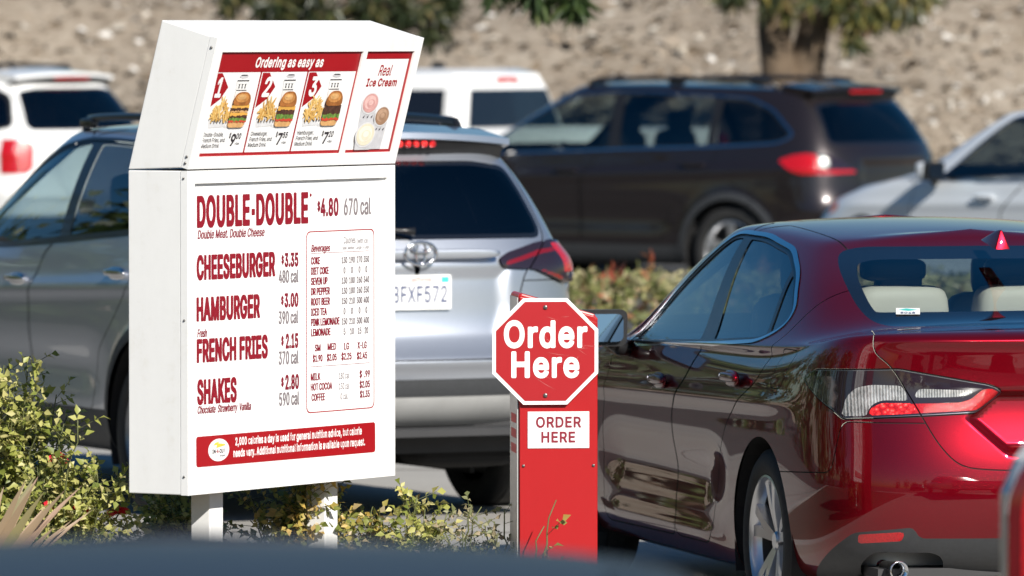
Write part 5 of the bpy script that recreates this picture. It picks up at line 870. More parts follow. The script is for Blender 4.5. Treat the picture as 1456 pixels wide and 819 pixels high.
# ---- pickup: crew cab, open bed
def pickup(label, loc, yaw, body, group=None, lamp=True, wide=1.):
    root = thing('parked_truck', label, 'pickup truck', loc, rad(yaw), group)
    # cab ring sections: (y, z, half width)
    b = MB()
    W = .98
    sec = [(.55, .95), (.75, W), (1.0, W), (1.16, W - .01)]
    def loft(mb, prof_lo, prof_hi, mi=0):
        k = len(prof_lo)
        for s_ in (1,):
            P = list(prof_lo) + list(prof_hi); mb.add(P, [(i, (i + 1) % k, k + (i + 1) % k, k + i) for i in range(k)], mi)
    # bed, from tailgate to cab
    bed = MB(); Y0, Y1 = -2.95, -1.25; r = .07
    out = lambda z, i: [(-W + i, Y0 + r, z), (-W + i + r * .3, Y0 + .02 + i, z), (-W + r + i, Y0 + i, z), (W - r - i, Y0 + i, z), (W - i - r * .3, Y0 + .02 + i, z), (W - i, Y0 + r, z), (W - i, Y1, z), (-W + i, Y1, z)]
    zz = [(.55, .03), (.75, 0), (1.18, 0), (1.25, .028), (1.30, .065), (1.33, .11), (1.338, .15), (1.33, .18), (.85, .18)]
    for (za, ia), (zb, ib) in zip(zz, zz[1:]): loft(bed, out(za, ia), out(zb, ib))
    bed.add(out(.85, .18), [tuple(range(8))]); bed.add(out(.55, .03), [tuple(range(7, -1, -1))])
    bed.build('cargo_bed', body, root, True, sharp=50)
    tg = MB(); tg.prism(chaikin([(-.72, .70), (.72, .70), (.72, 1.33), (-.72, 1.33)], .05), 0, .02, ((0, Y0, 0), (1, 0, 0), (0, 0, 1), (0, -1, 0))); t = tg.build('tailgate', body, root, bevel=.01)
    h = MB(); h.sup((0, Y0 - .03, 1.2), (.24, .03, .07), .5, .4); h.build('tailgate_handle', MT['trim'], t, True)
    for s in (-1, 1):
        l = MB(); P = chaikin([(.745, .80), (.955, .80), (.955, 1.17), (.925, 1.24), (.87, 1.29), (.745, 1.30)], .03)
        l.prism([(s * a, z) for a, z in P], -.12, .030, ((0, Y0, 0), (1, 0, 0), (0, 0, 1), (0, -1, 0)))
        lo = l.build('tail_light', MT['lampdarkred'], root, True, bevel=.015, sharp=40)
        l = MB(); c_ = np.array((.85, 1.05)); l.prism([(s * (c_[0] + (a - c_[0]) * .68), c_[1] + (z - c_[1]) * .90) for a, z in P], .028, .036, ((0, Y0, 0), (1, 0, 0), (0, 0, 1), (0, -1, 0))); l.build('red_lens', MT['lampred'], lo, True, bevel=.008, sharp=40)
    bp = MB(); bp.sup((0, Y0 - .06, .60), (1.9, .20, .2), .3, .25); bp.build('rear_bumper', MT['chrome'], root, True)
    # cab
    c = MB(); Yc0, Yc1 = -1.22, .95
    sec = [(.50, .95, 0, 0), (.75, W, 0, 0), (1.10, W, 0, 0), (1.22, W - .02, .0, .05), (1.70, W - .20, .10, .72), (1.83, W - .27, .15, .92), (1.875, W - .42, .28, 1.05)]
    n = 10
    def ring(z, w, a, bq):
        y0, y1 = Yc0 + a, Yc1 - bq; q = .06 if z < 1.3 else .10
        return [(-w, y0 + q, z), (-w + q, y0, z), (0, y0 - .03, z), (w - q, y0, z), (w, y0 + q, z), (w, y1 - q, z), (w - q, y1, z), (0, y1 + .08, z), (-w + q, y1, z), (-w, y1 - q, z)]
    R_ = [ring(*q) for q in sec]
    for i in range(len(R_) - 1): loft(c, R_[i], R_[i + 1])
    c.add(R_[-1], [tuple(range(n))])
    hood = [(-W, .8), (-W, 2.55), (-.8, 2.75), (.8, 2.75), (W, 2.55), (W, .8)]
    loft(c, [(x, y, .55) for x, y in hood], [(x, y, 1.0) for x, y in hood]); hz = lambda y: 1.24 - .05 * (y - .8)
    loft(c, [(x, y, 1.0) for x, y in hood], [(x * .96, min(y, 2.62), hz(y)) for x, y in hood]); c.add([(x * .96, min(y, 2.62), hz(y)) for x, y in hood], [tuple(range(6))])
    cb = c.build('cab', body, root, True, sharp=32)
    # rear window and side windows as glass set proud of the cab
    lerp = lambda p, q, t: np.array(p) * (1 - t) + np.array(q) * t
    g = MB(); A, B = R_[3], R_[4]
    g.add([lerp(A[1], B[1], -.30) + (.04, -.006, 0), lerp(A[2], B[2], -.30) + (0, -.006, 0), lerp(A[3], B[3], -.30) + (-.04, -.006, 0), lerp(A[3], B[3], .97) + (-.02, -.006, 0), lerp(A[2], B[2], .97) + (0, -.006, 0), lerp(A[1], B[1], .97) + (.02, -.006, 0)], [(0, 1, 4, 5), (1, 2, 3, 4)])
    g.build('rear_window', MT['frit'], root)
    for s in (-1, 1):
        for t0, t1 in ((.08, .44), (.49, .90)):
            g = MB(); a0, a1, b0, b1 = (A[0], A[9], B[0], B[9]) if s < 0 else (A[4], A[5], B[4], B[5])
            P = [lerp(lerp(a0, a1, t0), lerp(b0, b1, t0), .08), lerp(lerp(a0, a1, t1), lerp(b0, b1, t1), .08), lerp(lerp(a0, a1, t1), lerp(b0, b1, t1), .96), lerp(lerp(a0, a1, t0), lerp(b0, b1, t0), .96)]
            g.add([p + (s * .006, 0, .003) for p in P], [(0, 1, 2, 3)]); g.build('side_window', MT['frit'], root)
        mirror(root, s, (s * 1.12, .62, 1.30), body, 1.25)
        for yy in (-1.85, 1.80): wheel(root, s * .84, yy, .39, .39, .26, .25, s, 'five')
    bl = MB(); bl.sup((0, Yc0 + .115, 1.765), (.42, .05, .07), .6, .5); bl.build('brake_lens', MT['lampred'], root, True)
    ant = MB(); ant.sup((0, -.35, 1.905), (.05, .16, .07), .8, .8); ant.build('roof_antenna', MT['trim'], root, True)
    u = MB(); u.box((0, 0, .50), (1.5, 5.0, .1)); u.build('underbody', MT['under'], root)
    return root
# ---------------------------------------------------------------- plants
RNG = np.random.default_rng(7)
def leaves(P, D, L, Wd, rng, fold=.25, droop=.15, face=None):
    """one folded leaf (two quads) per base point P along direction D; returns V, F"""
    P = np.asarray(P, float); n = len(P); D = D / (np.linalg.norm(D, axis=1)[:, None] + 1e-9)
    r = rng.normal(size=(n, 3)) if face is None else rng.normal(size=(n, 3)) * .55 + np.array(face); S_ = np.cross(D, r); S_ /= np.linalg.norm(S_, axis=1)[:, None] + 1e-9; U = np.cross(S_, D)
    L = np.broadcast_to(L, n)[:, None]; w = np.broadcast_to(Wd, n)[:, None]
    b = P; m = P + D * L * .5 + U * L * .05; t = P + D * L - U * L * droop
    l = P + D * L * .42 + S_ * w * .5 + U * w * fold; q = P + D * L * .42 - S_ * w * .5 + U * w * fold
    V = np.stack([b, l, t, q, m], 1).reshape(-1, 3); k = np.arange(n) * 5
    F = np.concatenate([np.stack([k, k + 4, k + 2, k + 1], 1), np.stack([k, k + 3, k + 2, k + 4], 1)])
    return V, F
def rose_bush(label, x, y, h, w, nst, seed, green, flowers=0, lean=(0, 0), z0=.12, group='rose bushes around the menu board', dens=1., fl='red_petal', leafs=.030):
    rng = np.random.default_rng(seed); root = thing('rose_bush', label, 'shrub', (x, y, z0), 0, group)
    st = MB(); P, D, Lz = [], [], []; tips = []
    for i in range(nst):
        a = rng.uniform(0, 6.283); sp = rng.uniform(.1, 1) * w; hh = h * rng.uniform(.62, 1.0) if i else h
        base = np.array([math.cos(a), math.sin(a), 0]) * w * .25 * rng.uniform(.2, 1); end = np.array([math.cos(a) * sp + lean[0], math.sin(a) * sp + lean[1], hh])
        t = np.linspace(0, 1, 12)[:, None]; C = base * (1 - t) + end * t; C[:, :2] += (end - base)[:2] * (t ** 2 - t) * .5; C += rng.normal(size=C.shape) * .008 * t
        st.tube(C, np.linspace(.006, .002, 12), 5); tips.append(C[-1])
        m = int(dens * hh / .030)
        for k in range(m):
            q = .18 + .82 * k / m; i0 = min(int(q * 11), 10); c = C[i0] + (C[i0 + 1] - C[i0]) * (q * 11 - i0)
            d = rng.normal(size=3); d[2] = abs(d[2]) * .6 + .1; d /= np.linalg.norm(d); pl = rng.uniform(.06, .11)
            e = c + d * pl; st.tube([c, e], .0012, 3, cap=False); s = np.cross(d, rng.normal(size=3)); s /= np.linalg.norm(s) + 1e-9
            for f, sd, sc_ in ((1, 0, 1.1), (.8, 1, 1), (.8, -1, 1), (.45, 1, .8), (.45, -1, .8)):
                P.append(c + d * pl * f); dd = d * (.5 if sd else 1) + s * sd * .9 + (0, 0, rng.uniform(-.5, .2)); D.append(dd); Lz.append(leafs * sc_ * rng.uniform(.75, 1.3))
    st.build('stems', MAT['stem'], root, True)
    Lz = np.array(Lz); V, F = leaves(np.array(P), np.array(D), Lz, Lz * .66, rng, face=(.35, -.6, .75)); mk('foliage', V, F, MAT[green], root, True)
    for k in range(flowers):
        c = tips[k % len(tips)] if k < len(tips) else np.array(P[int(rng.integers(len(P)))]); c = c + rng.normal(size=3) * .02
        f = MB()
        for j in range(14):
            a = j * 2.4; r0 = .006 + .0017 * j
            d = np.array([math.cos(a), math.sin(a), .9 - .05 * j]); v, ff = leaves([c + d * .004], d[None], .020 + .0014 * j, .023 + .0012 * j, rng, .5, -.2); f.add(v, [tuple(q) for q in ff])
        f.build('flower', MAT[fl], root, True)
    return root
def flax(label, x, y, seed, blades=26, z0=.12, L=(.55, .8), spread=.55, bias=(0, 0)):
    rng = np.random.default_rng(seed); root = thing('flax_plant', label, 'plant', (x, y, z0)); m = MB(); m2 = MB()
    for i in range(blades):
        a = rng.uniform(0, 6.283); l = rng.uniform(*L); out = rng.uniform(.1, spread); w = rng.uniform(.022, .034)
        dx, dy = math.cos(a) * out + bias[0], math.sin(a) * out + bias[1]; nx = np.array([-math.sin(a) * .5 + .8, .1, 0]); nx /= np.linalg.norm(nx); P = []
        for k in range(9):
            t = k / 8; c = np.array([dx * t ** 1.5 * l, dy * t ** 1.5 * l, l * (t - .22 * t * t * out)]); ww = w * (1 - t ** 2.2) ** .8 * (.6 + .4 * min(1, t * 4))
            P += [c - nx * ww, c + np.array([0, -.012, 0]) * (1 - t), c + nx * ww]
        (m2 if i % 5 == 4 else m).add(P, [(3 * k + j, 3 * k + j + 1, 3 * k + 4 + j, 3 * k + 3 + j) for k in range(8) for j in (0, 1)])
    m.build('blades', MAT['flax'], root, True); m2.build('withered_blades', MAT['leaf_d'], root, True); return root
def tree(label, x, y, h, r, seed, crown_pts, mat, leaf=(.12, .03), nl=2600, trunks=((0, 0),), z0=0., hang=0., bark='bark', name='eucalyptus_tree', group=None):
    """crown_pts: list of (dx, dy, z, radius) clumps; limbs run to each"""
    rng = np.random.default_rng(seed); root = thing(name, label, 'tree', (x, y, z0), 0, group); tm = MB(); tops = []
    for tx, ty in trunks:
        t = np.linspace(0, 1, 14)[:, None]; C = np.concatenate([tx * t ** 1.2, ty * t, h * .62 * t], 1) + np.concatenate([rng.normal(size=(14, 2)) * .02, np.zeros((14, 1))], 1)
        tm.tube(C, r * (1 - .45 * t[:, 0]) * (1 + .5 * np.exp(-t[:, 0] * 14)), 14); tops.append(C)
    P, D = [], []
    for dx, dy, cz, cr in crown_pts:
        C = tops[int(rng.integers(len(tops)))]; i0 = int(np.clip(np.searchsorted(C[:, 2], cz * .7 + hang), 3, 13)); s = C[i0]; e = np.array([dx, dy, cz])
        t = np.linspace(0, 1, 8)[:, None]; B = s * (1 - t) + e * t + np.array([0, 0, .25]) * np.sin(np.pi * t) * np.linalg.norm(e - s) * (.3 if not hang else .1)
        tm.tube(B, np.linspace(r * (.32 if not hang else .14), .008, 8), 7)
        k = max(20, int(nl * max(cr, .45) ** 2 / sum(max(q[3], .45) ** 2 for q in crown_pts)))
        nsub = max(5, int(k / 30)); sub = e + rng.normal(size=(nsub, 3)) * cr * .5
        for c in sub:
            tm.tube([B[5], (B[5] + c) / 2 + rng.normal(size=3) * .04, c], [.012, .008, .003], 4, cap=False)
        idx = rng.integers(nsub, size=k); p = sub[idx] + rng.normal(size=(k, 3)) * cr * .16
        d = rng.normal(size=(k, 3)) * .7 + np.array([0, 0, -.9]); P.append(p); D.append(d)
    tm.build('trunk', MAT[bark], root, True)
    P = np.concatenate(P); D = np.concatenate(D); Lz = rng.uniform(.7, 1.3, len(P)) * leaf[0]
    V, F = leaves(P, D, Lz, Lz * leaf[1] / leaf[0], rng, .15, .1); mk('crown', V, F, MAT[mat], root, True); return root
# ================================================================ the setting
MAT = {}
mt()
MAT.update(
    stem=M('rose_stem', (.10, .11, .035), .6), red_petal=M('red_petal', (.55, .012, .03), .5, var=.3), white_petal=M('pale_petal', (.75, .68, .55), .5, var=.15),
    leaf_a=leafmat('rose_leaf', [(0, (.15, .19, .03)), (.3, (.34, .36, .08)), (.7, (.50, .48, .15)), (1, (.62, .55, .25))]),
    leaf_y=leafmat('yellowing_leaf', [(0, (.13, .16, .03)), (.4, (.30, .31, .08)), (.65, (.45, .36, .09)), (.85, (.58, .38, .09)), (1, (.42, .34, .20))]),
    leaf_d=leafmat('dry_leaf', [(0, (.16, .18, .07)), (.5, (.32, .30, .16)), (1, (.45, .36, .24))]),
    flax=leafmat('flax_blade', [(0, (.24, .17, .10)), (.3, (.42, .31, .20)), (.6, (.48, .32, .24)), (.8, (.27, .24, .11)), (1, (.52, .40, .30))], .25),
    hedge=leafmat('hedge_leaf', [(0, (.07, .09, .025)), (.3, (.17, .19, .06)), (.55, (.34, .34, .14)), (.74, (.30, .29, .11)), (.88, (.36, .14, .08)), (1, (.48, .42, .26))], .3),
    hedge_top=leafmat('sunlit_hedge_leaf', [(0, (.26, .26, .11)), (.5, (.40, .38, .19)), (1, (.46, .40, .25))], .3),  # paler than the sides: sunlight on the clipped top put into the leaf colour
    euc=leafmat('eucalyptus_leaf', [(0, (.03, .045, .018)), (.4, (.07, .09, .035)), (.75, (.15, .15, .04)), (.92, (.28, .22, .06)), (1, (.26, .12, .07))], .3),
    euc_d=leafmat('dark_leaf', [(0, (.015, .025, .012)), (.5, (.035, .05, .02)), (.85, (.08, .09, .03)), (1, (.16, .13, .05))], .25), euc_g=leafmat('green_leaf', [(0, (.03, .055, .02)), (.5, (.06, .10, .03)), (1, (.12, .15, .05))], .3),
    bark=M('bark', (.12, .085, .055), .9, var=.35, scale=5, bump=.5, bscale=14), litter=leafmat('leaf_litter', [(0, (.08, .06, .04)), (.35, (.19, .145, .10)), (.7, (.30, .25, .195)), (.9, (.44, .40, .34)), (1, (.72, .70, .67))], .05, .9),
    white=enamel('white_enamel', (.80, .80, .785), .42), white2=M('white_acrylic', (.83, .83, .83), .25, var=.012, scale=1.5), alu=enamel('white_post', (.78, .78, .77), .45),
    red=M('sign_red', (.33, .005, .009), .38, var=.04, scale=3), redtext=M('red_lettering', (.23, .004, .014), .42, var=.03), redpost=enamel('red_enamel', (.36, .006, .008), .34), ink=M('dark_ink', (.03, .025, .03), .5), maroon=M('maroon_ink', (.20, .008, .022), .45),
    greyink=M('grey_ink', (.20, .17, .18), .5), whiteink=M('white_ink', (.80, .80, .79), .4), steel=M('screw', (.22, .21, .20), .35, .9), yellow=M('arrow_yellow', (.75, .50, .06), .5),
    bunmid=M('bun_mid_print', (.52, .23, .065), .5, var=.3, scale=60), bun=M('bun_print', (.34, .125, .03), .5, var=.35, scale=30), bunlit=M('bun_highlight_print', (.72, .42, .16), .5, var=.2, scale=40), bunlow=M('bun_base_print', (.62, .35, .14), .5, var=.2, scale=40),
    patty=M('patty_print', (.07, .03, .018), .5, var=.5, scale=90), cheese=M('cheese_print', (.68, .36, .07), .5, var=.15), lettuce=M('lettuce_print', (.12, .22, .04), .5, var=.5, scale=90), tomato=M('tomato_print', (.55, .06, .03), .5),
    fries=leafmat('fries_print', [(0, (.50, .26, .06)), (.5, (.68, .42, .12)), (1, (.80, .58, .24))], 0, .5), traygrey=M('tray_print', (.66, .66, .67), .5, var=.08, scale=40),
    pink=M('strawberry_print', (.60, .32, .30), .5, var=.12, scale=40), pink2=M('strawberry_swirl_print', (.74, .47, .44), .5, var=.12, scale=60), choc2=M('chocolate_swirl_print', (.47, .30, .20), .5, var=.15, scale=60), vanilla2=M('vanilla_swirl_print', (.82, .78, .66), .5, var=.06, scale=60), choc=M('chocolate_print', (.34, .20, .12), .5, var=.15, scale=40), vanilla=M('vanilla_print', (.74, .68, .52), .5, var=.06, scale=40), cupgrey=M('cup_print', (.55, .55, .57), .5, var=.1, scale=30))

# ground, drive lane, planting beds with kerbs
g = mk('ground', [(-200, -60, 0), (200, -60, 0), (200, 74, 0), (-200, 74, 0)], [(0, 1, 2, 3)], ground('asphalt', [(.3, (.055, .055, .056)), (.7, (.085, .084, .082))], .25, 60, .5), None, False); tag(g, kind='structure')
lane = mk('road', [(-5.5, 18, .004), (5, 18, .004), (5, 42, .004), (-5.5, 42, .004)], [(0, 1, 2, 3)], ground('concrete', [(.3, (.27, .255, .235)), (.55, (.34, .325, .30)), (.75, (.40, .385, .36))], .6, 40, .25, dist=.005), None, False); tag(lane, kind='structure')
jt = MB()
for yy in (22.5, 27, 31.5, 36, 40.5): jt.box((-.25, yy, .006), (10.4, .016, .003))
for xx in (-5.1, 4.4): jt.box((xx, 30, .0065), (.016, 24, .003))
tag(jt.build('pavement', M('joint', (.10, .095, .09), .9)), kind='structure')
soil = ground('mulch', [(.3, (.06, .042, .03)), (.6, (.13, .095, .065)), (.8, (.20, .155, .11))], 6, 60, .8)
conc = ground('kerb_concrete', [(.3, (.33, .32, .30)), (.7, (.46, .445, .42))], 1.2, 50, .2, dist=.004)
def bed(name, P, h=.12, kw=.15):
    P = [np.array(p, float) for p in chaikin(P, .5, 5)]; n = len(P); c = sum(P) / n
    I = []
    for i in range(n):
        d = P[(i + 1) % n] - P[i - 1]; nr = np.array([-d[1], d[0]]); nr /= np.linalg.norm(nr); I.append(P[i] + nr * kw)
    mk('soil', [(*p, h - .02) for p in I], [tuple(range(n))], soil, None, False)['kind'] = 'structure'
    V = [(*p, 0) for p in P] + [(*(p + (q - p) * .1), h) for p, q in zip(P, I)] + [(*q, h) for q in I] + [(*q, h - .04) for q in I]
    F = [(k * n + i, k * n + (i + 1) % n, (k + 1) * n + (i + 1) % n, (k + 1) * n + i) for k in range(3) for i in range(n)]
    mk('kerb', V, F, conc, None, False)['kind'] = 'structure'
bed('menu_bed', [(-9, 20.5), (.1, 20.5), (.47, 21.2), (.44, 25.5), (.2, 27.6), (-.4, 28.7), (-1.4, 29.5), (-9, 31)])
bed('hedge_bed', [(-7, 43.4), (10, 43.4), (10, 47.2), (-7, 47.2)])

def hill():
    nx, ny = 120, 90; xs = np.linspace(-70, 70, nx); ys = 70 + np.linspace(0, 1, ny) ** 1.6 * 110; r = np.random.default_rng(3)
    X, Y = np.meshgrid(xs, ys); Z = np.clip((Y - 71.5) * .33, -.3, None); Z = np.where(Z > 3.1, 3.1 + (Z - 3.1) * .06, Z)
    for k in range(14):
        a = r.uniform(0, 6.28); f = r.uniform(.2, 1.6); Z += .09 / f ** .7 * np.sin((X * math.cos(a) + Y * math.sin(a)) * f + r.uniform(0, 6)) * np.clip((Y - 71) / 4, 0, 1)
    V = np.stack([X, Y, Z], 2).reshape(-1, 3); idx = np.arange(nx * ny).reshape(ny, nx)
    F = np.stack([idx[:-1, :-1].ravel(), idx[:-1, 1:].ravel(), idx[1:, 1:].ravel(), idx[1:, :-1].ravel()], 1)
    o = mk('hill', V, F, ground('dry_hillside', [(.26, (.125, .095, .066)), (.41, (.20, .16, .118)), (.54, (.275, .23, .178)), (.70, (.395, .35, .29))], .5, 6, .25, dist=.05, mix=.55)); tag(o, kind='structure')
    n = 40000; px = r.uniform(-11, 11, n); py = 72 + r.uniform(0, 1, n) ** 1.3 * 14
    from_z = lambda x, y: np.interp(y, ys, np.arange(ny))
    iy = np.clip(np.searchsorted(ys, py) - 1, 0, ny - 2); ix = np.clip(((px + 70) / 140 * (nx - 1)).astype(int), 0, nx - 2)
    fy = (py - ys[iy]) / (ys[iy + 1] - ys[iy]); fx = (px - xs[ix]) / (xs[1] - xs[0])
    pz = (Z[iy, ix] * (1 - fx) + Z[iy, ix + 1] * fx) * (1 - fy) + (Z[iy + 1, ix] * (1 - fx) + Z[iy + 1, ix + 1] * fx) * fy
    d = r.normal(size=(n, 3)); d[:, 2] = np.abs(d[:, 2]) * .18
    L = r.gamma(2.0, .038, n) + .02; V, F = leaves(np.stack([px, py, pz], 1), d, L, L * r.uniform(.25, .8, n), r, .1, .1, face=(0, -.3, 1))
    tag(mk('leaf_litter', V, F, MAT['litter'], None, True), 'dry leaf litter and wood chips scattered over the brown slope', 'leaf litter', kind='stuff')
hill()

def hedge():
    r = np.random.default_rng(5); root = thing('clipped_hedge', 'low flat topped mixed hedge with red tipped shoots in front of the dark brown car', 'hedge', (2.2, 45.2, .1)); n = 15000
    P = np.stack([r.uniform(-8, 7.4, n), r.uniform(-1.2, 1.2, n), r.uniform(0, 1, n) ** .6 * .5], 1); f = r.random(n) < .45
    P[f, 1] = -1.2 + r.normal(size=f.sum()) * .06; P[:, 2] += .05 * np.sin(P[:, 0] * 3) * np.cos(P[:, 1] * 4 + P[:, 0])
    d = r.normal(size=(n, 3)) * .6 + (0, -.25, .5); V, F = leaves(P, d, r.uniform(.05, .11, n), r.uniform(.025, .05, n), r); mk('foliage', V, F, MAT['hedge'], root)
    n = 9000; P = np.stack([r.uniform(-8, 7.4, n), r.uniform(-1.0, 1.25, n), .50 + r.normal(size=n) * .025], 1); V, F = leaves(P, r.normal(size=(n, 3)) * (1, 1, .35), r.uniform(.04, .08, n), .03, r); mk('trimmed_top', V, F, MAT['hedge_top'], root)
    m = MB(); P, D = [], []
    for k in range(46):
        x = r.uniform(-8, 7.4); y = r.uniform(-1.1, .6); h = .5 + r.uniform(.05, .22); m.tube([(x, y, .1), (x + r.normal() * .05, y, h)], .006, 4)
        for j in range(9): P.append((x + r.normal() * .02, y, h - r.uniform(0, .14))); D.append((r.normal() * .5, r.normal() * .5, .8))
    m.build('stems', MAT['stem'], root); V, F = leaves(np.array(P), np.array(D), .09, .04, r); mk('shoots', V, F, leafmat('red_shoot', [(0, (.30, .06, .04)), (.5, (.45, .16, .08)), (1, (.42, .32, .12))]), root)
hedge()

tree('eucalyptus with a twin brown trunk rising behind the dark brown car', 2.58, 70, 6.5, .21, 11,
     [(-.50, -.3, 2.55, .20), (-.1, -.6, 2.48, .16), (.45, -.3, 2.42, .24), (.72, -.4, 2.20, .20), (1.1, -.3, 2.46, .26), (.9, -.2, 2.55, .30), (.3, .3, 2.75, .4), (-.4, .4, 2.95, .4), (1.2, .2, 2.95, .4), (-.6, .6, 3.5, .4), (.8, .5, 3.6, .5), (.1, .1, 4.6, .6)],
     'euc', (.20, .040), 3000, ((-.2, 0), (.55, .2)), z0=0., hang=.5)
tree('dark leafy tree behind the menu board, only its lower crown showing', -2.1, 69.5, 3.3, .17, 12,
     [(-.5, -.2, 2.50, .20), (-.1, -.3, 2.44, .22), (.3, -.3, 2.40, .22), (.7, -.2, 2.42, .24), (1.1, .0, 2.38, .22), (1.38, 0, 2.24, .16), (1.5, .1, 2.46, .18), (-.3, .2, 2.7, .4), (.6, .3, 2.8, .5), (1.2, .1, 2.8, .4), (.2, 0, 3.6, .5), (-.3, .3, 4.4, .5)],
     'euc_d', (.19, .042), 3600, z0=0., name='evergreen_tree', hang=.5)
tree('tree whose long drooping branch hangs down above the white pickup', -3.75, 45, 6.5, .12, 13,
     [(3.72, .0, 2.34, .07), (3.90, .0, 2.28, .08), (4.12, -.05, 2.26, .07), (4.02, .1, 2.34, .09), (3.82, 0, 2.42, .09), (3.5, .1, 2.8, .25), (2.6, 0, 3.3, .4), (1.2, .3, 3.8, .7), (.2, -.2, 4.4, .8), (-.6, .1, 4.8, .9)],
     'euc_g', (.19, .036), 1500, name='drooping_tree', hang=1.6, z0=.1)
# trees added out of view, left and behind the camera, to darken car reflections
for i, (tx, ty, hh_) in enumerate(((-11, 34, 6.5), (-13, 41, 7.5), (-11.5, 49, 6), (-14, 58, 8), (-10.5, 27, 5.5), (-17, 36, 9), (-18, 48, 9),
        (-22, -34, 8), (-15, -38, 9), (-8, -33, 7), (-2, -39, 8.5), (4, -34, 8), (10, -38, 9), (16, -33, 7.5), (22, -37, 9), (29, -34, 8))):
    tree('dark broad tree added out of view for the cars to mirror', tx, ty, hh_, .22, 50 + i, [(dx, dy, z * hh_, .26 * hh_) for dx, dy, z in ((0, 0, .75), (1.1, .4, .5), (-1.0, -.5, .5), (.3, -1.5, .42), (.2, 1.6, .45), (.2, .1, .28), (.6, 1.2, .2), (.5, -1.3, .18))], 'euc_g', (.38, .24), 1500, name='reflection_tree', group='trees added out of view for the cars to mirror')
# ================================================================ the menu board
def menu_board():
    ph = .54641754; u = np.array([math.sin(ph), math.cos(ph), 0]); n = np.array([math.cos(ph), -math.sin(ph), 0]); k = np.array([0, 0, 1.])
    W, D, z0, z1, ln, hh = 1.2657, .2336, .639, 1.699, .26698, .4438
    root = thing('menu_board', 'tall white two post drive through menu board with red prices and a leaning picture header', 'menu board', (-1.055, 24, 0)); O = np.zeros(3)
    def pbox(mb, a0, a1, b0, b1, c0, c1, mi=0): mb.prism([(a0, c0), (a1, c0), (a1, c1), (a0, c1)], b0, b1, (O, u, k, n), mi)
    c = MB(); pbox(c, .0015, W - .0015, -D, -.028, z0 + .001, z1 - .003); cab = c.build('cabinet', MAT['white'], root, bevel=.003)
    f = MB()
    for a0, a1, c0, c1 in ((0, .043, z0, z1 - .003), (1.2165, W, z0, z1 - .003), (.043, 1.2165, z0, .6695), (.043, 1.2165, 1.654, z1 - .003)): pbox(f, a0, a1, -.027, 0, c0, c1)
    f.build('front_frame', MAT['white'], root)
    p = MB(); pbox(p, .043, 1.2165, -.024, -.013, .6695, 1.654); pan = p.build('menu_panel', MAT['white2'], root)
    # header, leaning towards the driver
    hu = u; hv = n * math.sin(ln) + k * math.cos(ln); hn = n * math.cos(ln) - k * math.sin(ln); hO = k * z1
    L, C = math.sin(ln), math.cos(ln)
    prof = [(-.028 * C, z1 + .028 * L), (-D, z1), (-D * C * C + hh * L, z1 + hh * C + D * C * L), (hh * L - .028 * C, z1 + hh * C + .028 * L)]
    h = MB(); h.prism(prof, .0015, W - .0015, (O, n, k, u)); hd = h.build('header_box', MAT['white'], root, bevel=.003)
    f = MB()
    def hbox(mb, a0, a1, d0, d1, c0, c1): mb.prism([(a0, c0), (a1, c0), (a1, c1), (a0, c1)], d0, d1, (hO, hu, hv, hn))
    for a0, a1, c0, c1 in ((0, .050, .002, hh), (.905, .931, .042, .397), (1.226, W, .002, hh), (.050, 1.226, .002, .042), (.050, 1.226, .397, hh)): hbox(f, a0, a1, -.027, 0, c0, c1)
    f.build('header_frame', MAT['white'], root)
    a = MB(); hbox(a, .05, .905, -.020, -.008, .042, .397); pa = a.build('combo_panel', MAT['white2'], root)
    b = MB(); hbox(b, .931, 1.226, -.020, -.008, .042, .397); pb = b.build('ice_cream_panel', MAT['white2'], root)
    for a0 in (.24, .94):
        q = MB(); pbox(q, a0, a0 + .08, -.150, -.074, 0, z0 + .0005); q.build('post', MAT['alu'], root, bevel=.004)
    s = MB(); Rn = Matrix(((n[0], u[0], 0), (n[1], u[1], 0), (0, 0, 1)))
    for b_, z in ((-.014, 1.672), (-.014, .70), (-.012, 1.21)): s.sup(-u * .001 + n * b_ + k * z, (.007, .007, .008), .7, .7, 10, 6)
    for v in (.02, .042, .41): s.sup(hO - u * .001 - hn * .013 + hv * v, (.008, .008, .009), .7, .7, 10, 6)
    s.build('screws', MAT['steel'], root, True)
    # ---- printed menu
    P = Print((O - n * .013, u, k, n)); e = .0008
    def T(key, rows, bold=0., shear=0., o=1, fat=0.):
        for r in rows: P.text(key, r[0], r[1] + fat, r[2], r[3] - 2 * fat, r[4], e * o, bold, shear, 1., fat)
    HD = ([('DOUBLE', .073, 1.514, .315, .0945), ('-', .398, 1.514, .020, .0945), ('DOUBLE', .425, 1.514, .317, .0945)], [('CHEESEBURGER', .071, 1.342, .469, .0737)], [('HAMBURGER', .070, 1.207, .378, .0712)], [('FRENCH FRIES', .071, 1.072, .424, .0700)], [('SHAKES', .073, .935, .235, .0740)])
    for i, q in enumerate(HD): T('redt%d' % i, q, .028, fat=.0024)
    P.ell('redt0', .757, 1.603, .006, .006, e)
    T('maroon', [('$', .798, 1.551, .018, .0271), ('4.80', .818, 1.533, .111, .0550), ('$', .578, 1.380, .015, .0231), ('3.35', .597, 1.369, .084, .0424), ('$', .575, 1.245, .016, .0231), ('3.00', .596, 1.235, .085, .0424), ('$', .576, 1.110, .015, .0247), ('2.15', .603, 1.098, .077, .0446), ('$', .575, .973, .016, .0247), ('2.80', .600, .961, .084, .0446)], .012, fat=.0012)
    T('grey', [('670 cal', .962, 1.532, .170, .0546), ('480 cal', .561, 1.315, .120, .0410), ('390 cal', .560, 1.179, .120, .0410), ('370 cal', .560, 1.044, .122, .0424), ('590 cal', .563, .907, .122, .0425)], -.012, fat=.0013)
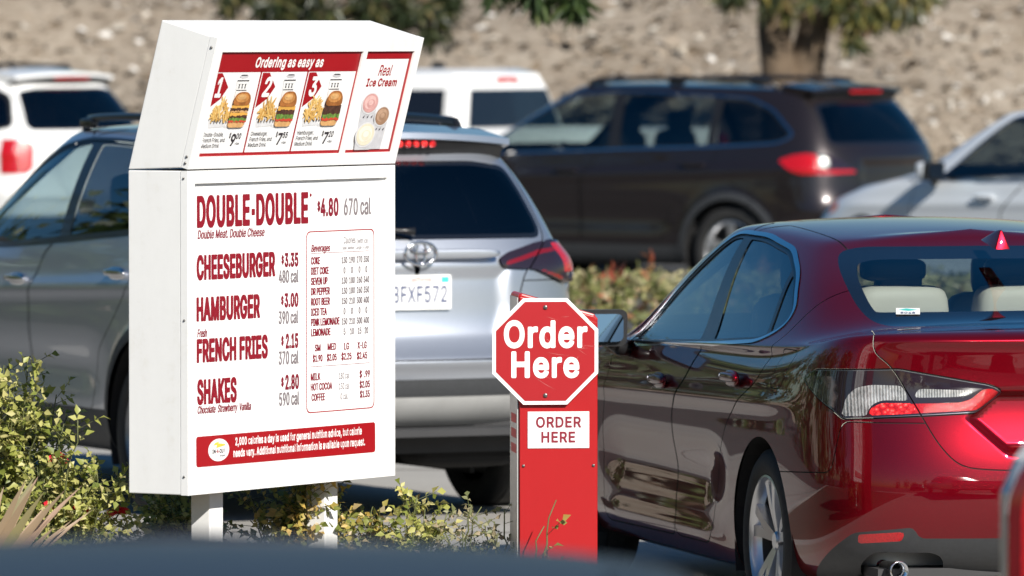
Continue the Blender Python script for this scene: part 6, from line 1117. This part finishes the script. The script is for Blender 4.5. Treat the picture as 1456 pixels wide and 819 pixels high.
    T('maroon', [('Double Meat. Double Cheese', .077, 1.473, .399, .0277), ('Beverages', .760, 1.413, .117, .0232), ('Fresh', .075, 1.152, .057, .0256), ('Chocolate  Strawberry  Vanilla', .076, .902, .318, .0242)], -.006, .5, fat=.0008)
    T('maroon', [(t, .758, 1.371 - .0343 * i, w, .0239) for i, (t, w) in enumerate((('COKE', .057), ('DIET COKE', .110), ('SEVEN UP', .103), ('DR PEPPER', .117), ('ROOT BEER', .117), ('ICED TEA', .098), ('PINK LEMONADE', .177), ('LEMONADE', .121)))], fat=.0012)
    vals = ['130 190 270 350', '0 0 0 0', '130 180 260 340', '130 180 260 350', '150 210 300 400', '0 0 0 0', '150 210 300 400', '5 10 15 20']
    T('grey', [(v, x - .006 * len(v), 1.370 - .0344 * i, .012 * len(v), .0208) for i, q in enumerate(vals) for v, x in zip(q.split(), (.966, 1.013, 1.060, 1.103))], -.01, fat=.0008)
    T('grey', [('Calories', .962, 1.436, .073, .0221), ('(with ice)', 1.046, 1.435, .069, .0163), ('Small', .953, 1.416, .027, .0104), ('Medium', .989, 1.416, .039, .0104), ('Large', 1.038, 1.416, .035, .0104), ('X-Large', 1.080, 1.416, .039, .0104), ('180 cal', .931, .981, .064, .0208), ('130 cal', .931, .946, .064, .0208), ('0 cal', .940, .912, .045, .0208)], -.01)
    T('maroon', [('SM', .781, 1.080, .036, .0221), ('MED', .860, 1.081, .054, .0221), ('LG', .963, 1.079, .032, .0222), ('X-LG', 1.047, 1.079, .058, .0223), ('$1.90', .769, 1.045, .060, .0221), ('$2.05', .856, 1.045, .061, .0221), ('$2.25', .946, 1.045, .064, .0222), ('$2.45', 1.043, 1.044, .065, .0223),
                ('MILK', .756, .983, .060, .0234), ('$  .99', 1.060, .981, .065, .0223), ('HOT COCOA', .756, .949, .133, .0234), ('$2.05', 1.060, .946, .065, .0223), ('COFFEE', .761, .914, .083, .0234), ('$1.35', 1.062, .913, .062, .0223)], fat=.0010)
    P.rect('maroon', .758, 1.407, .361, .0014, e); P.rect('maroon', .758, 1.028, .366, .0014, e)
    ou = chaikin([(.729, .874), (1.153, .874), (1.153, 1.482), (.729, 1.482)], .025, 5); inn = (ou - (.941, 1.178)) * ((.4165 / .424), (.6010 / .608)) + (.941, 1.178); m = len(ou)
    P.put('red', np.concatenate([ou, inn]), [(i, (i + 1) % m, m + (i + 1) % m, m + i) for i in range(m)], e)
    P.poly('red', chaikin([(.068, .727), (1.159, .724), (1.158, .826), (.067, .827)], .012, 4), e)
    P.ell('white', .199, .778, .062, .037, 2 * e, 40)
    T('white', [('2,000 calories a day is used for general nutrition advice, but calorie', .298, .789, .774, .0240), ('needs vary. Additional nutritional information is available upon request.', .286, .751, .806, .0240)], .008, 0, 2)
    P.text('ink', 'IN', .160, .768, .020, .0125, 3 * e, .02); P.text('red', '-N-', .182, .768, .020, .0125, 3 * e, .02); P.text('ink', 'OUT', .203, .768, .033, .0125, 3 * e, .02); P.text('ink', 'BURGER', .205, .756, .030, .0055, 3 * e)
    P.poly('yellow', [(.176, .802), (.165, .793), (.188, .796), (.183, .785), (.236, .792), (.236, .796), (.196, .800), (.200, .806)], 3 * e)
    for i in range(5): P.build('redt%d' % i, 'heading', MAT['redtext'], pan)
    for key, nm, mt_ in (('red', 'red_band', 'red'), ('maroon', 'maroon_lettering', 'maroon'), ('grey', 'calorie_figures', 'greyink'), ('white', 'white_lettering', 'whiteink'), ('ink', 'logo_lettering', 'ink'), ('yellow', 'logo_arrow', 'yellow')): P.build(key, nm, MAT[mt_], pan)
    # ---- printed combos
    Q = Print((hO - hn * .008, hu, hv, hn)); r = np.random.default_rng(2)
    Q.rect('red', .05, .327, .855, .070, e); Q.rect('red', .05, .042, .855, .011, e); Q.rect('red', .896, .042, .009, .355, e)
    Q.text('white', 'Ordering as easy as', .272, .344, .409, .0318, 2 * e, .03, .25)
    for i, (a0, w, d_, pr, ct, nm) in enumerate(((.045, .273, '1', '9', '00', 'Double-Double,'), (.323, .276, '2', '7', '55', 'Cheeseburger,'), (.604, .290, '3', '7', '20', 'Hamburger,'))):
        if i: Q.rect('red', a0 - .007, .05, .008, .28, e)
        a = a0 + .007 if i else a0 + .005
        Q.poly('red', [(a, .324), (a + .041, .324), (a + .092, .276), (a + .060, .236), (a, .205)], e)
        Q.text('white', d_, a + .020, .245, .047 if d_ != '1' else .036, .062, 2 * e, .05, .22)
        cx = a + .172                                      # drink cup
        Q.poly('cup', [(cx - .028, .205), (cx + .028, .205), (cx + .036, .300), (cx - .036, .300)], e); Q.poly('whitep', [(cx - .026, .206), (cx + .026, .206), (cx + .034, .298), (cx - .034, .298)], 1.3 * e)
        Q.ell('cup', cx, .313, .027, .007, e, 20); Q.rect('ink', cx - .018, .315, .036, .003, 2 * e); Q.rect('ink', cx - .034, .296, .068, .004, 2 * e); Q.rect('ink', cx - .030, .264, .060, .003, 2 * e)
        for j in (-1, 0, 1): Q.poly('ink', [(cx + j * .018 - .004, .272), (cx + j * .018 + .004, .272), (cx + j * .018 + .002, .281), (cx + j * .018 + .006, .288), (cx + j * .018, .286), (cx + j * .018 - .006, .288), (cx + j * .018 - .002, .281)], 2 * e)
        fx = a + .075                                      # fries in a tray
        Q.poly('tray', [(fx - .056, .176), (fx + .058, .176), (fx + .048, .142), (fx - .046, .138)], e)
        for j in range(6): Q.poly('ink', [(fx - .045 + j * .018, .158), (fx - .040 + j * .018, .152), (fx - .036 + j * .018, .164), (fx - .040 + j * .018, .168)], 3 * e)
        for j in range(64):
            t = r.uniform(-1, 1); y = .178 + (1 - t * t) * r.uniform(-.2, 1) * .055; an = r.uniform(-1.0, 1.0) + math.pi / 2 * (r.random() < .7); l = r.uniform(.012, .024); c_, s_ = math.cos(an) * l, math.sin(an) * l; x = fx + t * .048; wx, wy = -math.sin(an) * .0028, math.cos(an) * .0028
            Q.poly('fries', [(x - c_ - wx, y - s_ - wy), (x + c_ - wx, y + s_ - wy), (x + c_ + wx, y + s_ + wy), (x - c_ + wx, y - s_ + wy)], (3 + j * .05) * e)
        bx = a + .180                                      # burger
        O2 = 7 * e; hb = .100
        dbl = i == 0; top = .262
        Q.poly('bunlow', chaikin([(bx - .048, .140), (bx + .044, .140), (bx + .050, .163), (bx - .053, .163)], .018, 4), O2)
        lay = [('tomato', .160, .014), ('lettuce', .168, .022), ('patty', .184, .020), ('cheese', .199, .012)] if not dbl else [('tomato', .160, .010), ('lettuce', .164, .016), ('patty', .174, .012), ('cheese', .182, .010), ('bunlow', .194, .006), ('patty', .199, .013), ('cheese', .208, .010)]
        if i == 2: lay = lay[:2] + [('patty', .182, .030)]
        for key, b_, t_ in lay:
            k_ = 14; up = [(bx - .052 + .104 * q / k_, b_ + t_ + r.uniform(-.0022, .0022)) for q in range(k_, -1, -1)]; dn = [(bx - .052 + .104 * q / k_, b_ + r.uniform(-.004, .002)) for q in range(k_ + 1)]
            Q.poly(key, dn + up, O2 + e * (1 + b_ * 8))
        yb = (lay[-1][1] + lay[-1][2]) - .002
        Q.poly('bun', chaikin([(bx - .050, yb), (bx + .050, yb), (bx + .049, yb + .030), (bx + .026, top), (bx - .026, top), (bx - .049, yb + .030)], .022, 4), O2 + 4 * e)
        hh_ = top - yb
        Q.ell('bunmid', bx - .004, yb + hh_ * .56, .038, hh_ * .34, O2 + 5 * e, 28); Q.ell('bunlow', bx - .008, yb + hh_ * .64, .026, hh_ * .20, O2 + 6 * e, 24); Q.ell('bunlit', bx - .012, yb + hh_ * .70, .014, hh_ * .10, O2 + 7 * e, 20)
        Q.poly('tray', chaikin([(bx - .060, .138), (bx + .056, .138), (bx + .058, .146), (bx - .064, .146)], .004), e)
        Q.text('ink', nm, a + .010, .1095, .117 if not i else .100, .0135, e); Q.text('ink', 'French Fries, and', a + .009, .0905, .133, .0135, e); Q.text('ink', 'Medium Drink', a + .008, .071, .107, .0135, e)
        Q.text('ink', '$', a + .163, .104, .010, .0156, e, .02, .2); Q.text('ink', pr, a + .177, .078, .028, .037, e, .03, .2); Q.text('ink', ct, a + .206, .100, .028, .0185, e, .02, .2); Q.text('ink', '+tax', a + .206, .080, .027, .0085, e)
    for key, nm, m_ in (('red', 'red_print', 'red'), ('white', 'white_lettering', 'whiteink'), ('ink', 'black_lettering', 'ink'), ('cup', 'cup_outline', 'cupgrey'), ('whitep', 'cup_picture', 'whiteink'), ('tray', 'tray_picture', 'traygrey'), ('fries', 'fries_picture', 'fries'), ('bun', 'bun_picture', 'bun'), ('bunmid', 'bun_shading', 'bunmid'), ('bunlit', 'bun_highlight', 'bunlit'), ('bunlow', 'lower_bun', 'bunlow'), ('patty', 'patty_picture', 'patty'), ('cheese', 'cheese_picture', 'cheese'), ('lettuce', 'lettuce_picture', 'lettuce'), ('tomato', 'tomato_picture', 'tomato')): Q.build(key, nm, MAT[m_], pa)
    I = Print((hO - hn * .008, hu, hv, hn))
    I.rect('red', .931, .369, .295, .028, e); I.rect('red', .931, .042, .295, .010, e); I.rect('red', 1.212, .042, .014, .355, e); I.rect('red', .931, .042, .009, .355, e)
    I.text('red', 'Real', 1.039, .311, .081, .036, e, -.006, .45); I.text('red', 'Ice Cream', .979, .274, .190, .0254, e, .02, .08)
    for j, (cx, cy, rx, ry, key) in enumerate(((1.030, .214, .050, .036, 'pink'), (1.117, .169, .044, .034, 'choc'), (1.033, .106, .058, .042, 'vanilla'))):
        o_ = (1 + 4 * j) * e; b2 = max(.053, cy - .115)
        I.poly('cup', [(cx - rx, cy), (cx - rx * .8, b2), (cx + rx * .8, b2), (cx + rx, cy)], o_); I.ell('rim', cx, cy, rx * 1.06, ry * 1.06, o_ + e); I.ell(key, cx, cy + .001, rx * .93, ry * .92, o_ + 2 * e); I.ell(key + '2', cx - .003, cy + .004, rx * .72, ry * .66, o_ + 2.5 * e, 28); I.ell(key, cx + .004, cy - .001, rx * .50, ry * .44, o_ + 3 * e, 24); I.ell(key + '2', cx, cy + .003, rx * .30, ry * .26, o_ + 3.5 * e, 20)
        for q in (-.6, -.1, .4): I.poly('ink', [(cx + q * rx, cy - ry - .012), (cx + q * rx + .008, cy - ry - .014), (cx + q * rx + .012, cy - ry - .004)], o_ + 3 * e) if cy - ry - .014 > .055 else None
    for key, nm, m_ in (('red', 'red_print', 'red'), ('cup', 'cup_picture', 'cupgrey'), ('rim', 'cup_rim', 'traygrey'), ('pink2', 'strawberry_swirl', 'pink2'), ('choc2', 'chocolate_swirl', 'choc2'), ('vanilla2', 'vanilla_swirl', 'vanilla2'), ('pink', 'strawberry_picture', 'pink'), ('choc', 'chocolate_picture', 'choc'), ('vanilla', 'vanilla_picture', 'vanilla'), ('ink', 'cup_marks', 'ink')): I.build(key, nm, MAT[m_], pb)
menu_board()

# ================================================================ the order post with its octagon sign
def order_post():
    t = rad(6); u = np.array([math.cos(t), math.sin(t), 0]); n = np.array([math.sin(t), -math.cos(t), 0]); k = np.array([0, 0, 1.]); O = np.zeros(3)
    root = thing('order_post', 'red metal speaker post with sloping top and a small white order plate', 'speaker post', (.155, 24.62, 0)); W = .267 / 2
    m = MB(); m.prism([(-W, 0), (W, 0), (W, 1.190), (W - .012, 1.206), (-W + .01, 1.276), (-W, 1.270)], -.25, -.012, (O, u, k, n)); m.build('housing', MAT['redpost'], root, bevel=.006)
    f = MB(); f.prism([(-W + .004, 0), (W - .004, 0), (W - .004, 1.186), (W - .016, 1.198), (-W + .006, 1.264), (-W + .004, 1.262)], -.012, 0, (O, u, k, n)); f.build('front_panel', MAT['redpost'], root, bevel=.004)
    s = MB()
    for a, z in ((-W + .016, 1.235), (-W + .016, .70), (W - .016, .70), (W - .016, 1.165), (-W + .016, .30), (W - .016, .30)): s.sup(a * u + k * z + n * .001, (.010, .006, .010), .6, .6, 10, 6)
    s.build('screws', MAT['steel'], root, True)
    s = MB(); s.prism([(-.245, .02), (-.012, .02), (-.012, 1.262), (-.245, 1.262)], W + .0005, W + .0035, (O, n, k, -u)); sp = s.build('side_plate', MT['silver_pl'], root)
    q = MB()
    for z in (.74, .79, .84): q.prism([(-.20, z), (-.04, z), (-.04, z + .03), (-.20, z + .03)], W + .0035, W + .0042, (O, n, k, -u))
    q.build('red_marks', MAT['red'], sp)
    p = MB(); p.prism([(-.103, .759), (.103, .759), (.103, .881), (-.103, .881)], 0, .003, (O, u, k, n)); pl = p.build('order_plate', MAT['white2'], root)
    P = Print((n * .003, u, k, n)); P.text('t', 'ORDER', -.076, .829, .152, .0335, .0008, .014); P.text('t', 'HERE', -.058, .779, .114, .0335, .0008, .014); P.build('t', 'plate_lettering', MAT['maroon'], pl)
    g = thing('octagon_sign', 'red octagon sign with white border and two large white words, fixed to red post', 'sign', (.155, 24.62, 0))
    c = np.array((-.046, 1.083)); oc = lambda R: [(c[0] + R / math.cos(math.pi / 8) * math.cos(math.pi / 8 + i * math.pi / 4), c[1] + R / math.cos(math.pi / 8) * math.sin(math.pi / 8 + i * math.pi / 4)) for i in range(8)]
    m = MB(); m.prism(oc(.1775), .014, .017, (O, u, k, n)); b = m.build('sign_plate', MAT['whiteink'], g)
    P = Print((n * .017, u, k, n)); P.poly('r', oc(.1655), .0008); P.text('w', 'Order', c[0] - .139, 1.083 + .016, .280, .083, .0016, .035); P.text('w', 'Here', c[0] - .114, 1.083 - .084, .228, .080, .0016, .035)
    r = np.random.default_rng(4)
    for q in range(16):
        x, y, a, l = c[0] + r.uniform(-.13, .13), c[1] + r.uniform(-.13, .13), r.normal() * .5 - .2, r.uniform(.02, .09); d = np.array((math.cos(a), math.sin(a))) * l; w = np.array((-d[1], d[0])) / l * .0007
        P.poly('s', [(x, y) - w, np.array((x, y)) + d * .5 - w * .6, np.array((x, y)) + d + (0, l * .06), np.array((x, y)) + d * .5 + w], .0012)
    P.build('s', 'scratches', M('scratch', (.50, .16, .15), .5), b)
    P.build('r', 'red_face', MAT['red'], b); P.build('w', 'sign_lettering', MAT['whiteink'], b)
    s = MB()
    for z in (1.083 + .147, 1.083 - .147): s.sup(c[0] * u + k * z + n * .019, (.014, .008, .014), .6, .6, 12, 8)
    s.build('screws', MAT['steel'], g, True); w = MB(); w.prism([(-.066, 1.0), (-.026, 1.0), (-.026, 1.17), (-.066, 1.17)], 0, .014, (O, u, k, n)); w.build('bracket', MAT['steel'], g)
order_post()

# ================================================================ vehicles
red = paint('candy_red_paint', (.185, .002, .008), .68, .30, .2, (.22, .02, .03)); silver = paint('silver_paint', (.53, .56, .62), .85, .36); brown = paint('brown_grey_paint', (.022, .016, .017), .5, .35)
white = paint('white_paint', (.80, .80, .79), 0, .4, .01); pale = paint('pale_blue_silver_paint', (.70, .735, .77), .1, .35, .04); navy = paint('navy_paint', (.026, .027, .034), .1, .45); navy.node_tree.nodes['Principled BSDF'].inputs['Coat Weight'].default_value = .10; navy.node_tree.nodes['Principled BSDF'].inputs['Specular IOR Level'].default_value = .3
camry, camry_skin = sedan('glossy red saloon with its brake lamps lit, stopped beside the red speaker post', (1.445, 27.83, 0), 13.5, red, ku=26, kv=12)
def saloon_extras(root):
    m = MB(); P = [(-.02, -1.20, 1.425), (.02, -1.20, 1.425), (.03, -1.42, 1.385), (-.03, -1.42, 1.385)]
    m.add([(-.030, -1.20, 1.408), (.030, -1.20, 1.408), (.036, -1.44, 1.368), (-.036, -1.44, 1.368), (-.006, -1.37, 1.462), (.006, -1.37, 1.462), (.006, -1.42, 1.462), (-.006, -1.42, 1.462), (0, -1.27, 1.425)],
          [(0, 1, 8), (1, 5, 8), (0, 8, 4), (4, 8, 5), (1, 2, 6, 5), (0, 4, 7, 3), (2, 3, 7, 6), (4, 5, 6, 7)])
    m.V = [(v - (0, -1.30, 1.40)) * (.8, .8, .72) + (-.02, -1.31, 1.392) for v in m.V]
    m.build('fin_antenna', red, root, True, bevel=.008, sharp=50, seg=3)
    e = MB()
    e.lathe([(0, .024), (-.16, .030), (-.17, .034), (-.175, .030), (-.10, .024)], (-.69, -2.22, .295), 24, 'y'); e.tube([(-.69, -2.23, .295), (-.62, -1.7, .30)], .022, 10); e.build('exhaust_pipe', MT['chrome'], root, True)
    e = MB(); e.sup((-.50, -1.95, .30), (.5, .42, .18), .5, .4); e.build('silencer', MT['silver_pl'], root, True)
    p = MB(); p.prism(chaikin([(-.153, .735), (.153, .735), (.153, .887), (-.153, .887)], .01), 0, .004, ((0, -2.385, 0), (1, 0, 0), (0, 0, 1), (0, -1, 0))); p.build('licence_plate', MT['platew'], root)
    s = MB(); s.sup((0, -1.75, 1.108), (.30, .10, .03), .5, .4); s.build('high_brake_light', MT['lampdark'], root, True)
saloon_extras(camry)
def window_sticker(root, out):
    v = out[('backlight', 0)][0]; q = v[np.argmin(np.hypot(v[:, 0] + .47, v[:, 2] - 1.152))]; n = q[3:6]; u = np.cross((0, 0, 1.), n); u /= np.linalg.norm(u); w = np.cross(n, u); O = q[:3] + n * .004
    P = Print((O, u, w, n)); P.rect('w', -.042, -.034, .084, .068, 0); P.poly('g', [(-.034, .012), (-.005, .028), (.034, .014), (.004, .002)], .0008); P.text('i', '5068', -.026, -.028, .052, .018, .0008, .02)
    o = P.build('w', 'window_sticker', MT['platew'], root); P.build('g', 'sticker_mark', MT['plateg'], o); P.build('i', 'sticker_number', MT['platei'], o)
window_sticker(camry, camry_skin)
rav, _ = suv('a', 'silver crossover seen from behind the menu board, its rear plate and right lamp showing', (-1.40, 34.2, 0), 26.5, silver, (1, 1, 1.05), 18, 9, R=.365, rim='dalloy', style='multi', lit=True, seats='seat_d')
def rear_plate(root, y, z, txt):
    p = MB(); p.prism(chaikin([(-.153, -.076), (.153, -.076), (.153, .076), (-.153, .076)], .01), 0, .004, ((0, y, z), (1, 0, 0), (0, 0, 1), (0, -1, 0))); o = p.build('licence_plate', MT['platew'], root)
    P = Print(((0, y - .004, z), (1, 0, 0), (0, 0, 1), (0, -1, 0))); P.text('i', txt, -.132, -.044, .264, .070, .0008, -.002); P.text('r', 'California', -.055, .046, .110, .020, .0008, 0, .4); P.rect('g', .105, .042, .036, .024, .0008); P.rect('i', -.09, -.066, .18, .003, .0008)
    P.build('i', 'plate_number', MT['platei'], o); P.build('r', 'plate_state', MT['plater'], o); P.build('g', 'plate_sticker', MT['plateg'], o)
    return o
rear_plate(rav, -2.232, 1.008, '8FXF572')
def crossover_extras(root):
    m = MB(); a = np.linspace(0, 2 * np.pi, 41); yy = -2.235; zc = 1.178
    def ring(rx, rz, cx=0, cz=0, r=.006): m.tube([(cx + rx * math.cos(q), yy - .012, zc + cz + rz * math.sin(q)) for q in a], r, 6, cap=False)
    ring(.075, .050, r=.007); ring(.024, .046, r=.006); ring(.048, .020, 0, .024, .006)
    b = MB(); b.sup((0, yy + .012, zc - .005), (.80, .03, .045), .5, .3); bo = b.build('garnish_bar', silver, root, True); m.build('emblem', MT['chrome'], bo, True)
    w = MB(); w.tube([(0, -2.19, 1.27), (-.05, -2.17, 1.275), (-.42, -2.13, 1.30)], [.02, .012, .008], 8); w.build('rear_wiper', MT['trim'], root, True)
crossover_extras(rav)
asc, _ = suv('b', 'dark brown seven seat car parked beyond the hedge, chrome wheels and red tail lamp', (1.12, 60.5, 0), 54, brown, (1.045, 1.087, 1.05), 10, 6, chrome='chrome', R=.375, style='five')
wsuv, _ = suv('c', 'white tall family car with wide dark rear window, partly hidden by silver crossover', (-5.45, 64.5, 0), 53, white, (1.05, 1.08, 1.10), 10, 6, R=.37)
pickup('white crew cab pickup parked on the far side of the silver crossover', (-.94, 66.2, 0), 58, white).scale = (.95, .95, .96)
ps, _ = sedan('pale silver blue saloon parked between the dark brown car and the red saloon', (4.15, 55, 0), 42, pale, (.95, .93, 1.08), ku=10, kv=6, seats='seat_d', lit=False)
fg, _ = sedan('dark blue car nearest the camera, only its blurred roof line showing', (-.45, 9.7, -.014), 2, navy, (1.12, 1, 1.035), 8, 6, seats='seat_d', lit=False)
ptruck = paint('light_grey_paint', (.60, .60, .60), .5, .3)
pickup('light grey pickup behind the red saloon, only the rim of its red tail lamp showing', (2.59, 18.2, 0), -12, ptruck)

# ================================================================ plants in the bed
rose_bush('tallest pale green rose bush, standing behind the spiky flax clump', -1.70, 24.9, .93, .26, 18, 21, 'leaf_a', 0, (.04, 0), dens=1.7)
rose_bush('spreading rose bush with red blooms beside the white menu board', -1.50, 24.3, .60, .24, 22, 22, 'leaf_a', 5, (.06, 0), dens=1.8)
rose_bush('single tall rose shoot arching over the red blooms', -1.50, 24.25, .76, .12, 3, 23, 'leaf_a', 0, (.10, 0), dens=.9)
rose_bush('shaded rose bush tucked under the menu board next to the nearer white post', -1.12, 25.1, .52, .26, 20, 24, 'leaf_a', 0, dens=1.8)
rose_bush('yellowing rose bush between the two white posts', -.74, 25.0, .55, .20, 22, 25, 'leaf_y', 0, dens=1.9)
rose_bush('low rose bush just past the second white post, in front of the silver crossover', -.50, 25.2, .38, .16, 16, 26, 'leaf_y', 0, (.06, 0), dens=1.8)
rose_bush('small upright rose shoot standing alone between menu board and red speaker post', -.34, 24.9, .46, .09, 6, 27, 'leaf_a', 0, (.02, 0), dens=1.6)
rose_bush('wilted pale rose sprig beside the red speaker post', -.20, 24.8, .44, .12, 7, 28, 'leaf_d', 0, leafs=.026)
rose_bush('dry little rose sprig close to the foot of the red speaker post', -.06, 24.75, .42, .08, 5, 29, 'leaf_d', 0, leafs=.024)
rose_bush('thin reddish rose stem growing up in front of the red speaker post',   .08, 24.42, .46, .07, 3, 30, 'leaf_y', 0, (.05, 0), dens=.30, leafs=.026)
flax('spiky tan flax clump in front of the rose bushes', -1.76, 23.6, 31, 44, L=(.42, .64), bias=(.25, 0))
